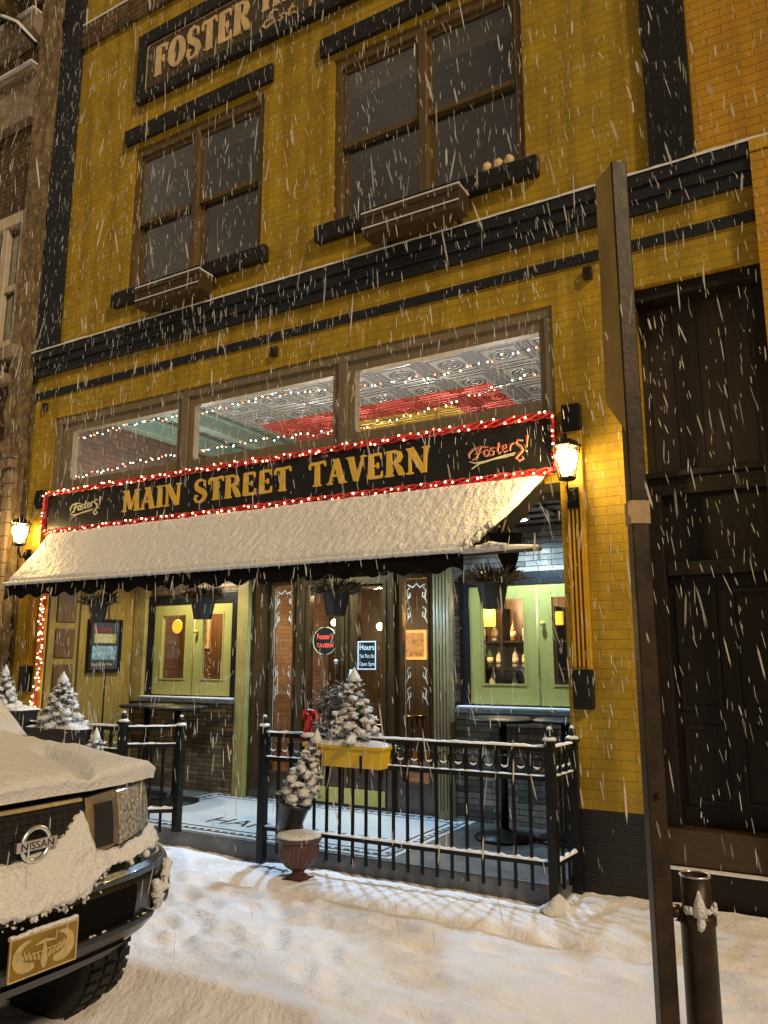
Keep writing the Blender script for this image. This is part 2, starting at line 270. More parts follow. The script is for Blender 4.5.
# ------------------------------------------------------------------ mesh builder
class MB:
    def __init__(s): s.v = []; s.f = []; s.m = []; s.cur = 0; s.smooth = False; s.sm = []
    def add(s, vs, fs, sm=False):
        o = len(s.v); s.v += [tuple(p) for p in vs]
        for f in fs: s.f.append([i + o for i in f]); s.m.append(s.cur); s.sm.append(sm)
        return s
    def box(s, x0, x1, y0, y1, z0, z1):
        vs = [(x0, y0, z0), (x1, y0, z0), (x1, y1, z0), (x0, y1, z0), (x0, y0, z1), (x1, y0, z1), (x1, y1, z1), (x0, y1, z1)]
        return s.add(vs, [(0, 3, 2, 1), (4, 5, 6, 7), (0, 1, 5, 4), (1, 2, 6, 5), (2, 3, 7, 6), (3, 0, 4, 7)])
    def prism(s, poly, axis, a, b):
        """poly 2-D (counter-clockwise) extruded along axis from a to b"""
        n = len(poly)
        def P(p, t):
            return (t, p[0], p[1]) if axis == 'x' else (p[0], t, p[1]) if axis == 'y' else (p[0], p[1], t)
        vs = [P(p, a) for p in poly] + [P(p, b) for p in poly]
        fs = [list(range(n)), list(range(2 * n - 1, n - 1, -1))] + [(i, i + n, (i + 1) % n + n, (i + 1) % n) for i in range(n)]
        return s.add(vs, fs)
    def tube(s, pts, r, n=8, caps=True, sm=True):
        pts = [Vector(p) for p in pts]; rr = r if isinstance(r, (list, tuple)) else [r] * len(pts)
        vs = []; fs = []
        up = None
        for i, p in enumerate(pts):
            d = (pts[min(i + 1, len(pts) - 1)] - pts[max(i - 1, 0)]).normalized()
            if up is None: up = Vector((0, 0, 1)) if abs(d.z) < .9 else Vector((1, 0, 0))
            a = d.cross(up).normalized(); b = d.cross(a).normalized(); up = -b if False else up
            for k in range(n):
                t = 2 * PI * k / n; vs.append(p + (a * math.cos(t) + b * math.sin(t)) * rr[i])
        for i in range(len(pts) - 1):
            for k in range(n):
                k2 = (k + 1) % n; fs.append((i * n + k, i * n + k2, (i + 1) * n + k2, (i + 1) * n + k))
        s.add(vs, fs, sm)
        if caps:
            o = len(s.v) - len(vs)
            s.f.append([o + k for k in range(n)][::-1]); s.m.append(s.cur); s.sm.append(False)
            s.f.append([o + (len(pts) - 1) * n + k for k in range(n)]); s.m.append(s.cur); s.sm.append(False)
        return s
    def lathe(s, prof, c=(0, 0, 0), n=20, axis='z', sm=True):
        vs = []; fs = []
        for r, h in prof:
            for k in range(n):
                t = 2 * PI * k / n; x, y = r * math.cos(t), r * math.sin(t)
                q = (x, y, h) if axis == 'z' else (x, h, y) if axis == 'y' else (h, x, y)
                vs.append((q[0] + c[0], q[1] + c[1], q[2] + c[2]))
        for i in range(len(prof) - 1):
            for k in range(n):
                k2 = (k + 1) % n; fs.append((i * n + k, i * n + k2, (i + 1) * n + k2, (i + 1) * n + k))
        fs.append(list(range(n))[::-1]); fs.append([(len(prof) - 1) * n + k for k in range(n)])
        return s.add(vs, fs, sm)
    def ball(s, c, r, sq=(1, 1, 1), n=8, rough=0.0, seed=0):
        vs = []; fs = []; m = n // 2 + 1
        for i in range(m + 1):
            ph = PI * i / m
            for k in range(n):
                t = 2 * PI * k / n
                d = Vector((math.sin(ph) * math.cos(t), math.sin(ph) * math.sin(t), math.cos(ph)))
                q = 1 + rough * noise.noise(d * 2.2 + Vector((seed, seed * .7, 0)))
                vs.append((c[0] + d.x * r * sq[0] * q, c[1] + d.y * r * sq[1] * q, c[2] + d.z * r * sq[2] * q))
        for i in range(m):
            for k in range(n):
                k2 = (k + 1) % n; fs.append((i * n + k, (i + 1) * n + k, (i + 1) * n + k2, i * n + k2))
        return s.add(vs, fs, True)
    def grid(s, P, nu, nv, sm=True):
        vs = [P(i / nu, j / nv) for j in range(nv + 1) for i in range(nu + 1)]
        fs = [(j * (nu + 1) + i, j * (nu + 1) + i + 1, (j + 1) * (nu + 1) + i + 1, (j + 1) * (nu + 1) + i) for j in range(nv) for i in range(nu)]
        return s.add(vs, fs, sm)
    def wall(s, x0, x1, z0, z1, holes, y0, y1):
        """solid wall in the XZ plane, thickness y0..y1, rectangular holes"""
        xs = sorted({x0, x1, *[h[0] for h in holes], *[h[1] for h in holes]}); xs = [x for x in xs if x0 <= x <= x1]
        zs = sorted({z0, z1, *[h[2] for h in holes], *[h[3] for h in holes]}); zs = [z for z in zs if z0 <= z <= z1]
        def full(i, j):
            if i < 0 or j < 0 or i >= len(xs) - 1 or j >= len(zs) - 1: return False
            cx, cz = (xs[i] + xs[i + 1]) / 2, (zs[j] + zs[j + 1]) / 2
            return not any(h[0] < cx < h[1] and h[2] < cz < h[3] for h in holes)
        for i in range(len(xs) - 1):
            for j in range(len(zs) - 1):
                if not full(i, j): continue
                a, b, c, d = xs[i], xs[i + 1], zs[j], zs[j + 1]
                s.add([(a, y0, c), (b, y0, c), (b, y0, d), (a, y0, d)], [(0, 1, 2, 3)])
                s.add([(a, y1, c), (b, y1, c), (b, y1, d), (a, y1, d)], [(3, 2, 1, 0)])
                if not full(i - 1, j): s.add([(a, y0, c), (a, y0, d), (a, y1, d), (a, y1, c)], [(0, 1, 2, 3)])
                if not full(i + 1, j): s.add([(b, y0, c), (b, y1, c), (b, y1, d), (b, y0, d)], [(0, 1, 2, 3)])
                if not full(i, j - 1): s.add([(a, y0, c), (a, y1, c), (b, y1, c), (b, y0, c)], [(0, 1, 2, 3)])
                if not full(i, j + 1): s.add([(a, y0, d), (b, y0, d), (b, y1, d), (a, y1, d)], [(0, 1, 2, 3)])
        return s
    def frame(s, x0, x1, z0, z1, w, y0, y1, wb=None, wt=None):
        wb = w if wb is None else wb; wt = w if wt is None else wt
        return s.wall(x0, x1, z0, z1, [(x0 + w, x1 - w, z0 + wb, z1 - wt)], y0, y1)

def wloc(o):
    v = Vector((0, 0, 0))
    while o is not None: v += o.location; o = o.parent
    return v

def put(name, mb, mats, parent=None, bevel=0, origin=None):
    me = bpy.data.meshes.new(name)
    off = wloc(parent) if parent else (Vector(origin) if origin else Vector((0, 0, 0)))
    me.from_pydata([(v[0] - off.x, v[1] - off.y, v[2] - off.z) for v in mb.v], [], mb.f)
    if not isinstance(mats, (list, tuple)): mats = [mats]
    for m in mats: me.materials.append(m)
    for p, i, s_ in zip(me.polygons, mb.m, mb.sm): p.material_index = i; p.use_smooth = s_
    me.validate(); me.update()
    o = bpy.data.objects.new(name, me); COL.objects.link(o)
    if parent: o.parent = parent
    elif origin: o.location = origin
    if bevel:
        b = o.modifiers.new('bevel', 'BEVEL'); b.width = bevel; b.segments = 2; b.limit_method = 'ANGLE'; b.angle_limit = R(40)
    return o

def tag(o, label=None, cat=None, group=None, kind=None):
    if label: o['label'] = label
    if cat: o['category'] = cat
    if group: o['group'] = group
    if kind: o['kind'] = kind
    return o

def thing(name, loc, label, cat, group=None):
    o = bpy.data.objects.new(name, None); COL.objects.link(o); o.location = loc; o.empty_display_size = .1
    return tag(o, label, cat, group)

KIDS = {}
def copy_tree(o, parent=None, loc=None, label=None):
    c = o.copy(); COL.objects.link(c)
    if parent: c.parent = parent
    if loc is not None: c.location = loc
    if label: c['label'] = label
    for ch in list(bpy.data.objects):
        if ch.parent == o and ch != c: copy_tree(ch, c)
    return c

def dup(o, parent, delta):
    c = o.copy(); COL.objects.link(c); c.parent = parent; c.location = Vector(o.location) + Vector(delta)
    return c

def light(name, kind, loc, col, power, parent=None, r=.05, **kw):
    l = bpy.data.lights.new(name, kind); l.color = col; l.energy = power
    if kind in ('POINT', 'SPOT'): l.shadow_soft_size = r
    for k, v in kw.items(): setattr(l, k, v)
    o = bpy.data.objects.new(name, l); COL.objects.link(o)
    if parent: o.parent = parent; o.location = Vector(loc) - wloc(parent)
    else: o.location = loc
    return o

# ------------------------------------------------------------------ lettering
G = {}
def ell(cx, cy, rx, ry, n=18, a0=0, a1=360):
    return [(cx + rx * math.cos(R(a0 + (a1 - a0) * i / n)), cy + ry * math.sin(R(a0 + (a1 - a0) * i / n))) for i in range(n + 1)]
T, t_ = .21, .10
def sf(x, y, w=.3): return ([(x - w / 2, y), (x, y), (x + w / 2, y)], [.05, .09, .05])
G['M'] = (1.0, [([(.13, .02), (.17, .96)], .11), ([(.2, .98), (.49, .1)], [.24, .18]), ([(.49, .08), (.78, .96)], .09), ([(.80, .98), (.85, .02)], T), sf(.12, .03, .26), sf(.85, .03, .34), sf(.12, .97, .22), sf(.85, .97, .28)])
G['A'] = (.86, [([(.40, .98), (.13, .03)], .10), ([(.40, 1.0), (.68, .03)], .23), ([(.2, .34), (.6, .34)], .09), sf(.12, .03, .26), sf(.70, .03, .34), ([(.24, 1.0), (.42, .97)], [.05, .1])])
G['I'] = (.42, [([(.2, .02), (.2, .98)], [.24, .20]), sf(.2, .03, .36), sf(.2, .97, .36)])
G['N'] = (.92, [([(.15, .03), (.15, .97)], .11), ([(.16, .98), (.70, .04)], [.26, .22]), ([(.73, .0), (.77, .98)], .12), sf(.14, .03, .28), sf(.78, .97, .28), ([(.0, .98), (.2, .96)], [.05, .1])])
G['S'] = (.72, [([(.56, .74), (.55, .93), (.38, 1.0), (.2, .95), (.11, .8), (.16, .64), (.34, .53), (.52, .42), (.6, .26), (.52, .08), (.34, .0), (.16, .03), (.08, .16), (.12, .3), (.22, .28)], [.06, .09, .1, .13, .17, .2, .23, .23, .2, .15, .1, .1, .12, .12, .07]), ([(.52, .70), (.58, .78)], [.06, .12])])
G['T'] = (.78, [([(.38, .02), (.38, .95)], [.24, .2]), ([(.02, .86), (.1, .95), (.4, .93), (.7, 1.0)], [.09, .13, .13, .08]), ([(.05, .9), (.04, .72)], [.12, .06]), ([(.7, .99), (.74, .8)], [.1, .05]), sf(.38, .03, .36)])
G['R'] = (.82, [([(.18, .02), (.18, .98)], [.24, .2]), ([(.1, .96), (.42, .97), (.58, .88), (.61, .74), (.54, .6), (.38, .52), (.2, .51)], [.08, .1, .17, .22, .18, .11, .08]), ([(.4, .52), (.56, .3), (.66, .08), (.78, .03)], [.1, .22, .22, .07]), sf(.18, .03, .36), sf(.14, .97, .28)])
G['E'] = (.72, [([(.18, .02), (.18, .98)], [.24, .2]), ([(.1, .95), (.56, .96)], .10), ([(.2, .51), (.46, .51)], .08), ([(.1, .05), (.6, .05)], .11), ([(.57, .98), (.6, .76)], [.1, .04]), ([(.46, .62), (.46, .4)], .07), ([(.6, .02), (.64, .28)], [.12, .04])])
G['V'] = (.80, [([(.14, .98), (.38, .03)], [.24, .2]), ([(.40, .02), (.68, .98)], [.12, .10]), sf(.12, .97, .34), sf(.7, .97, .26)])
G['F'] = (.70, [([(.18, .02), (.18, .98)], [.24, .2]), ([(.1, .95), (.56, .96)], .10), ([(.2, .5), (.46, .5)], .08), ([(.57, .98), (.6, .74)], [.1, .04]), ([(.46, .62), (.46, .38)], .07), sf(.18, .03, .38)])
G['O'] = (.92, [(ell(.43, .5, .30, .45, 22), [.10 + .13 * abs(math.cos(R(360 * i / 22))) for i in range(23)])])
G['H'] = (.95, [([(.18, .02), (.18, .98)], T), ([(.70, .02), (.70, .98)], T), ([(.18, .51), (.70, .51)], .09), sf(.18, .03, .36), sf(.18, .97, .36), sf(.70, .03, .36), sf(.70, .97, .36)])
# script letters
G['e_'] = (.34, [([(.05, .2), (.24, .27), (.22, .4), (.12, .42), (.03, .25), (.08, .05), (.2, .02), (.34, .14)], [.05, .05, .06, .06, .08, .07, .05, .04])])
G['s_'] = (.34, [([(.28, .36), (.18, .42), (.08, .36), (.16, .24), (.24, .13), (.16, .03), (.02, .08), (.1, .02), (.34, .14)][:7], [.05, .06, .06, .08, .07, .06, .05])])
G['t_'] = (.30, [([(.16, .8), (.06, .15), (.14, .03), (.3, .14)], [.06, .08, .06, .04]), ([(.0, .5), (.28, .52)], .05)])
G['o_'] = (.36, [(ell(.16, .22, .12, .2, 14), .07), ([(.22, .4), (.38, .34)], .04)])
G['r_'] = (.32, [([(.02, .34), (.1, .42), (.06, .03)], [.05, .06, .07]), ([(.08, .28), (.18, .42), (.28, .36)], [.05, .06, .06])])
G['E_'] = (.62, [([(.55, .86), (.42, .98), (.22, .92), (.2, .68), (.38, .56), (.1, .46), (.0, .2), (.18, .0), (.42, .06), (.56, .22)], [.06, .07, .09, .09, .05, .09, .1, .08, .06, .05])])
G['F_'] = (.6, [([(.0, .5), (-.06, .72), (.06, .92), (.3, 1.0), (.62, .96)], [.06, .1, .09, .08, .05]), ([(.32, .98), (.26, .5), (.16, .1), (.0, .05), (-.04, .16)], [.1, .13, .1, .07, .06]), ([(.12, .52), (.42, .56)], .06)])
G['!_'] = (.2, [([(.16, 1.25), (.08, .3)], [.12, .04]), ([(.05, .12), (.06, .0)], .09)])
G['._'] = (.2, [([(.06, .06), (.1, .0)], .09)])
G['1_'] = (.3, [([(.02, .74), (.18, .95), (.16, .0)], [.05, .1, .1])])
G['._'] = (.18, [([(.05, .08), (.06, .0)], .1)])

def ribbon(mb, pts, w, M, depth, eps):
    """flat stroke of varying width in local (u, v), mapped by M(u, v, d)"""
    n = len(pts); ws = w if isinstance(w, (list, tuple)) else [w] * n
    Lp = []; Rp = []
    for i in range(n):
        a = Vector(pts[max(i - 1, 0)]); b = Vector(pts[min(i + 1, n - 1)]); d = (b - a)
        d = d.normalized() if d.length > 1e-6 else Vector((1, 0)); nn = Vector((-d.y, d.x)) * ws[i] / 2; p = Vector(pts[i])
        Lp.append(p + nn); Rp.append(p - nn)
    vs = [M(p.x, p.y, depth + eps) for p in Lp] + [M(p.x, p.y, depth + eps) for p in Rp] + [M(p.x, p.y, 0) for p in Lp] + [M(p.x, p.y, 0) for p in Rp]
    fs = []
    for i in range(n - 1):
        fs += [(i, i + 1, n + i + 1, n + i), (i, 2 * n + i, 2 * n + i + 1, i + 1), (n + i, n + i + 1, 3 * n + i + 1, 3 * n + i)]
    fs += [(0, n, 3 * n, 2 * n), (n - 1, 3 * n - 1, 4 * n - 1, 2 * n - 1)]
    mb.add(vs, fs)

def stroke_text(mb, text, M, h, width=None, depth=.012, fat=1.0, shear=0.0, script=False, x0=0, kern=.04):
    """letters of height h starting at local x0; width = total width"""
    keys = [(c + '_') if script else c for c in text]
    tot = sum((G[k][0] + kern) if k in G else .45 for k in keys)
    sx = (width / tot) if width else h
    x = 0; e = 0
    for k in keys:
        if k in G:
            for pts, w in G[k][1]:
                e += 1
                pp = [((x + p[0]) * sx + x0 + shear * p[1] * h, p[1] * h) for p in pts]
                ww = [q * (sx + h) / 2 * fat for q in w] if isinstance(w, (list, tuple)) else w * (sx + h) / 2 * fat
                ribbon(mb, pp, ww, M, depth, (e % 9) * .0005)
            x += G[k][0] + kern
        else: x += .45

def front(x, y, z, ang=0):
    """mapping onto a plane that faces -Y"""
    return lambda u, v, d: (x + u, y - d, z + v)

def font_mb(body, size, M, depth=.004, align='LEFT', sx=1.0):
    cu = bpy.data.curves.new('txt', 'FONT'); cu.body = body; cu.size = size; cu.align_x = align; cu.extrude = 0; cu.resolution_u = 3
    o = bpy.data.objects.new('txt', cu); COL.objects.link(o)
    bpy.context.view_layer.update()
    me = bpy.data.meshes.new_from_object(o.evaluated_get(bpy.context.evaluated_depsgraph_get()))
    mb = MB(); mb.add([M(v.co.x * sx, v.co.y, depth) for v in me.vertices], [tuple(p.vertices) for p in me.polygons])
    bpy.data.objects.remove(o); bpy.data.curves.remove(cu); bpy.data.meshes.remove(me)
    return mb

def logo(mb1, mb2, x, y, z, w, h):
    """the tavern's slanted script name with a swoosh; mb1 pale outline, mb2 red fill"""
    M = front(x, y, z)
    def S(px, py): return (px * w, py * h)
    for mb, f, d in ((mb1, 1.0, .006), (mb2, .5, .010)):
        if mb is None: continue
        e = 0
        def rb(pts, ws):
            nonlocal e
            e += 1
            ribbon(mb, [S(*p) for p in pts], [q * h * f for q in ws], M, d, (e % 7) * .0006)
        rb([(.0, .42), (-.01, .6), (.07, .78), (.2, .84), (.34, .8)], [.06, .1, .09, .09, .05])
        rb([(.2, .84), (.16, .6), (.12, .36), (.05, .32)], [.1, .12, .1, .07])
        rb([(.1, .58), (.24, .62)], [.05, .06])
        rb([S_ for S_ in ell(.3, .55, .045, .13, 12)], [.08] * 13)
        rb([(.44, .72), (.38, .74), (.37, .64), (.43, .56), (.42, .44), (.36, .42)], [.06, .07, .09, .09, .08, .06])
        rb([(.52, .92), (.49, .58), (.52, .46), (.56, .5)], [.07, .09, .07, .05]); rb([(.45, .72), (.58, .76)], [.05, .05])
        rb([(.58, .6), (.65, .68), (.64, .78), (.59, .76), (.57, .6), (.61, .48), (.67, .54)], [.05, .06, .07, .07, .08, .07, .05])
        rb([(.69, .78), (.72, .82), (.70, .5)], [.06, .08, .08]); rb([(.71, .68), (.76, .82), (.8, .8)], [.05, .07, .07])
        rb([(.93, .86), (.84, .92), (.81, .78), (.88, .64), (.92, .46), (.86, .3), (.80, .14), (.86, .02), (.93, .1), (.9, .2)], [.06, .08, .1, .11, .12, .11, .1, .09, .08, .05])
        rb([(1.0, 1.05), (.985, .55)], [.11, .04]); rb([(.98, .42), (.98, .36)], [.09, .09])
    ribbon(mb1, [S(.0, .26), S(.1, .16), S(.3, .18), S(.55, .3), S(.8, .38)], [.02 * h, .05 * h, .06 * h, .05 * h, .03 * h], M, .006, .004)
    ribbon(mb1, [S(.04, -.08), S(.16, .1), S(.4, .22), S(.62, .26), S(.78, .3)], [.02 * h, .05 * h, .05 * h, .04 * h, .02 * h], M, .006, .0046)

exec_sections = []
# ------------------------------------------------------------------ camera
def look():
    cam = bpy.data.cameras.new('camera'); o = bpy.data.objects.new('camera', cam); COL.objects.link(o)
    p, rl, y = R(10.66), R(.03), R(30.1)
    fw = Vector((-math.sin(y) * math.cos(p), math.cos(y) * math.cos(p), math.sin(p))); rt = Vector((math.cos(y), math.sin(y), 0)); up = rt.cross(fw)
    r2 = rt * math.cos(rl) + up * math.sin(rl); u2 = -rt * math.sin(rl) + up * math.cos(rl)
    o.matrix_world = Matrix(((r2.x, u2.x, -fw.x, 0), (r2.y, u2.y, -fw.y, -5.8), (r2.z, u2.z, -fw.z, 1.6), (0, 0, 0, 1)))
    cam.sensor_fit = 'VERTICAL'; cam.sensor_height = 24; cam.lens = 785 / 1024 * 24; cam.clip_end = 500; cam.clip_start = .05
    sc.camera = o
look()

# ================================================================== GROUND
def road_and_walk():
    mb = MB(); mb.grid(lambda u, v: (-60 + 120 * u, -60 + 57.4 * v, -.17), 2, 2); mb.box(-60, 60, -2.62, -2.60, -.2, -.06)
    tag(put('road', mb, M_['asphalt']), kind='structure')
    mb = MB(); mb.box(-60, 60, -2.6, .5, -.3, -.16)
    tag(put('sidewalk', mb, M_['concrete']), kind='structure')
    mb = MB(); mb.box(-60, 60, -2.74, -2.601, -.3, -.10)
    tag(put('kerb', mb, M_['concrete'], bevel=.02), kind='structure')
    mb = MB(); mb.box(-60, 60, .55, 60, -.4, -.05)
    tag(put('ground', mb, M_['asphalt']), kind='structure')
    tracks = []
    # footprints: two wandering trails of shoe prints
    random.seed(11)
    fp = []
    for (x0, y0, x1, y1, n) in ((-4.9, -.75, -2.9, -2.3, 9), (-4.6, -1.3, -1.0, -1.55, 12), (-3.6, -1.0, -2.2, -2.5, 8), (-1.9, -.9, -.3, -1.5, 7), (-4.3, -1.6, -3.3, -2.4, 6)):
        dx, dy = x1 - x0, y1 - y0; L_ = math.hypot(dx, dy); nx, ny = -dy / L_, dx / L_
        for i in range(n):
            t = i / n; sd = .09 if i % 2 else -.09
            fp.append((x0 + dx * t + nx * sd + random.uniform(-.05, .05), y0 + dy * t + ny * sd + random.uniform(-.05, .05), math.atan2(dy, dx)))
    for k in range(8): fp.append((random.uniform(-4.4, -.4), random.uniform(-2.5, -.9), random.uniform(0, 6.28)))
    def H(x, y):
        p = Vector((x, y, 0))
        h = .030 * noise.noise(p * 1.3) + .016 * noise.noise(p * 4.0 + Vector((5, 1, 0))) + .009 * noise.noise(p * 11.0) + .005 * noise.noise(p * 26)
        # trodden ridges running along the pavement
        r = math.exp(-((y + 1.02 + .12 * noise.noise(Vector((x * .9, 0, 3)))) / .07) ** 2); h -= .045 * r * (1 if x > -4.2 else .3)
        r = math.exp(-((y + 1.20 + .15 * noise.noise(Vector((x * .8, 4, 3)))) / .09) ** 2); h += .03 * r * (.6 + noise.noise(Vector((x * 3, 2, 2))))
        r = math.exp(-((y + 1.62 + .18 * x * .25 + .5) / .08) ** 2); h -= .02 * r
        for (fx, fy, a) in fp:
            ux = (x - fx) * math.cos(a) + (y - fy) * math.sin(a); uy = -(x - fx) * math.sin(a) + (y - fy) * math.cos(a)
            if abs(ux) < .3 and abs(uy) < .2:
                q = (ux / .15) ** 2 + (uy / .062) ** 2
                h -= .028 * math.exp(-q * q) ; h += .012 * math.exp(-((q - 2.2) / 1.0) ** 2) * (.5 + .8 * noise.noise(Vector((x * 14, y * 14, 0))))
        h += .06 * math.exp(-((y + 2.62) / .10) ** 2) * (1 if x < -2.2 else .3)
        h -= max(0, min(1, (-2.66 - y) / .28)) * .155
        if -7.6 < x < -1.9: h -= .022 * max(0, min(1, (y + .62) / .15))
        return h + .012
    mb = MB()
    x0, x1, y0, y1 = -9.5, 1.6, -4.6, -.005
    nx, ny = 400, 185
    mb.grid(lambda u, v: (x0 + (x1 - x0) * u, y0 + (y1 - y0) * v, H(x0 + (x1 - x0) * u, y0 + (y1 - y0) * v)), nx, ny)
    for (a, b, c, d) in ((-60, x0, -60, 0), (x1, 60, -60, 0), (x0, x1, -60, y0)):
        mb.grid(lambda u, v: (a + (b - a) * u, c + (d - c) * v, .01 if c + (d - c) * v > -2.7 else -.15), 24, 40)
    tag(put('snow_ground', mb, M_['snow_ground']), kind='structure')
    # little drifts: a cone at the fence post foot
    mb = MB()
    vs = []
    mb.grid(lambda u, v: ((lambda a, r: (-1.76 + r * math.cos(a), -.50 + r * math.sin(a), .0 + .105 * max(0, 1 - r / (.10 + .025 * math.sin(a * 2 + 1))) ** .9 + .016 * noise.noise(Vector((math.cos(a) * 2, math.sin(a) * 2 + r * 30, 1)))))(u * 2 * PI, v * .12)), 20, 8)
    put_ = put('snow_heap', mb, M_['snow_rough']); tag(put_, 'small pointed heap of snow at the foot of the black corner fence post', 'snow heap')
road_and_walk()

# patio slab with mosaic
def patio():
    mb = MB(); mb.box(-7.72, -1.80, -.36, 1.44, -.2, .118)
    tag(put('entrance_floor', mb, M_['concrete'], bevel=.012), kind='structure')
    th = thing('floor_mosaic', (-4.7, .4, .118), 'white hexagon tile mosaic floor with black border and inlaid lettering before the entrance', 'mosaic')
    mb = MB(); mb.box(-6.3, -3.12, -.33, 1.30, .119, .124); put('tile_field', mb, M_['mosaic'], th)
    mb = MB()
    for a, w in ((.05, .022), (.17, .022)):
        x0, x1, y0, y1 = -6.3 + a, -3.12 - a, -.33 + a, 1.30 - a
        z0, z1 = .124, .126
        mb.box(x0, x1, y0, y0 + w, z0, z1); mb.box(x0, x1, y1 - w, y1, z0, z1); mb.box(x0, x0 + w, y0 + w, y1 - w, z0, z1); mb.box(x1 - w, x1, y0 + w, y1 - w, z0, z1)
    x = -6.2
    while x < -3.25:
        for y in (-.245, 1.19): mb.box(x, x + .05, y - .0, y + .025, .124, .1265)
        x += .09
    y = -.2
    while y < 1.15:
        for xx in (-6.215, -3.235): mb.box(xx, xx + .025, y, y + .05, .124, .1265)
        y += .09
    put('border', mb, M_['mosblack'], th)
    mb = font_mb('HARDWARE', .34, lambda u, v, d: (-5.32 + u, .02 + v, .1245 + d), .001, sx=1.02)
    put('lettering', mb, M_['mosblack'], th)
patio()

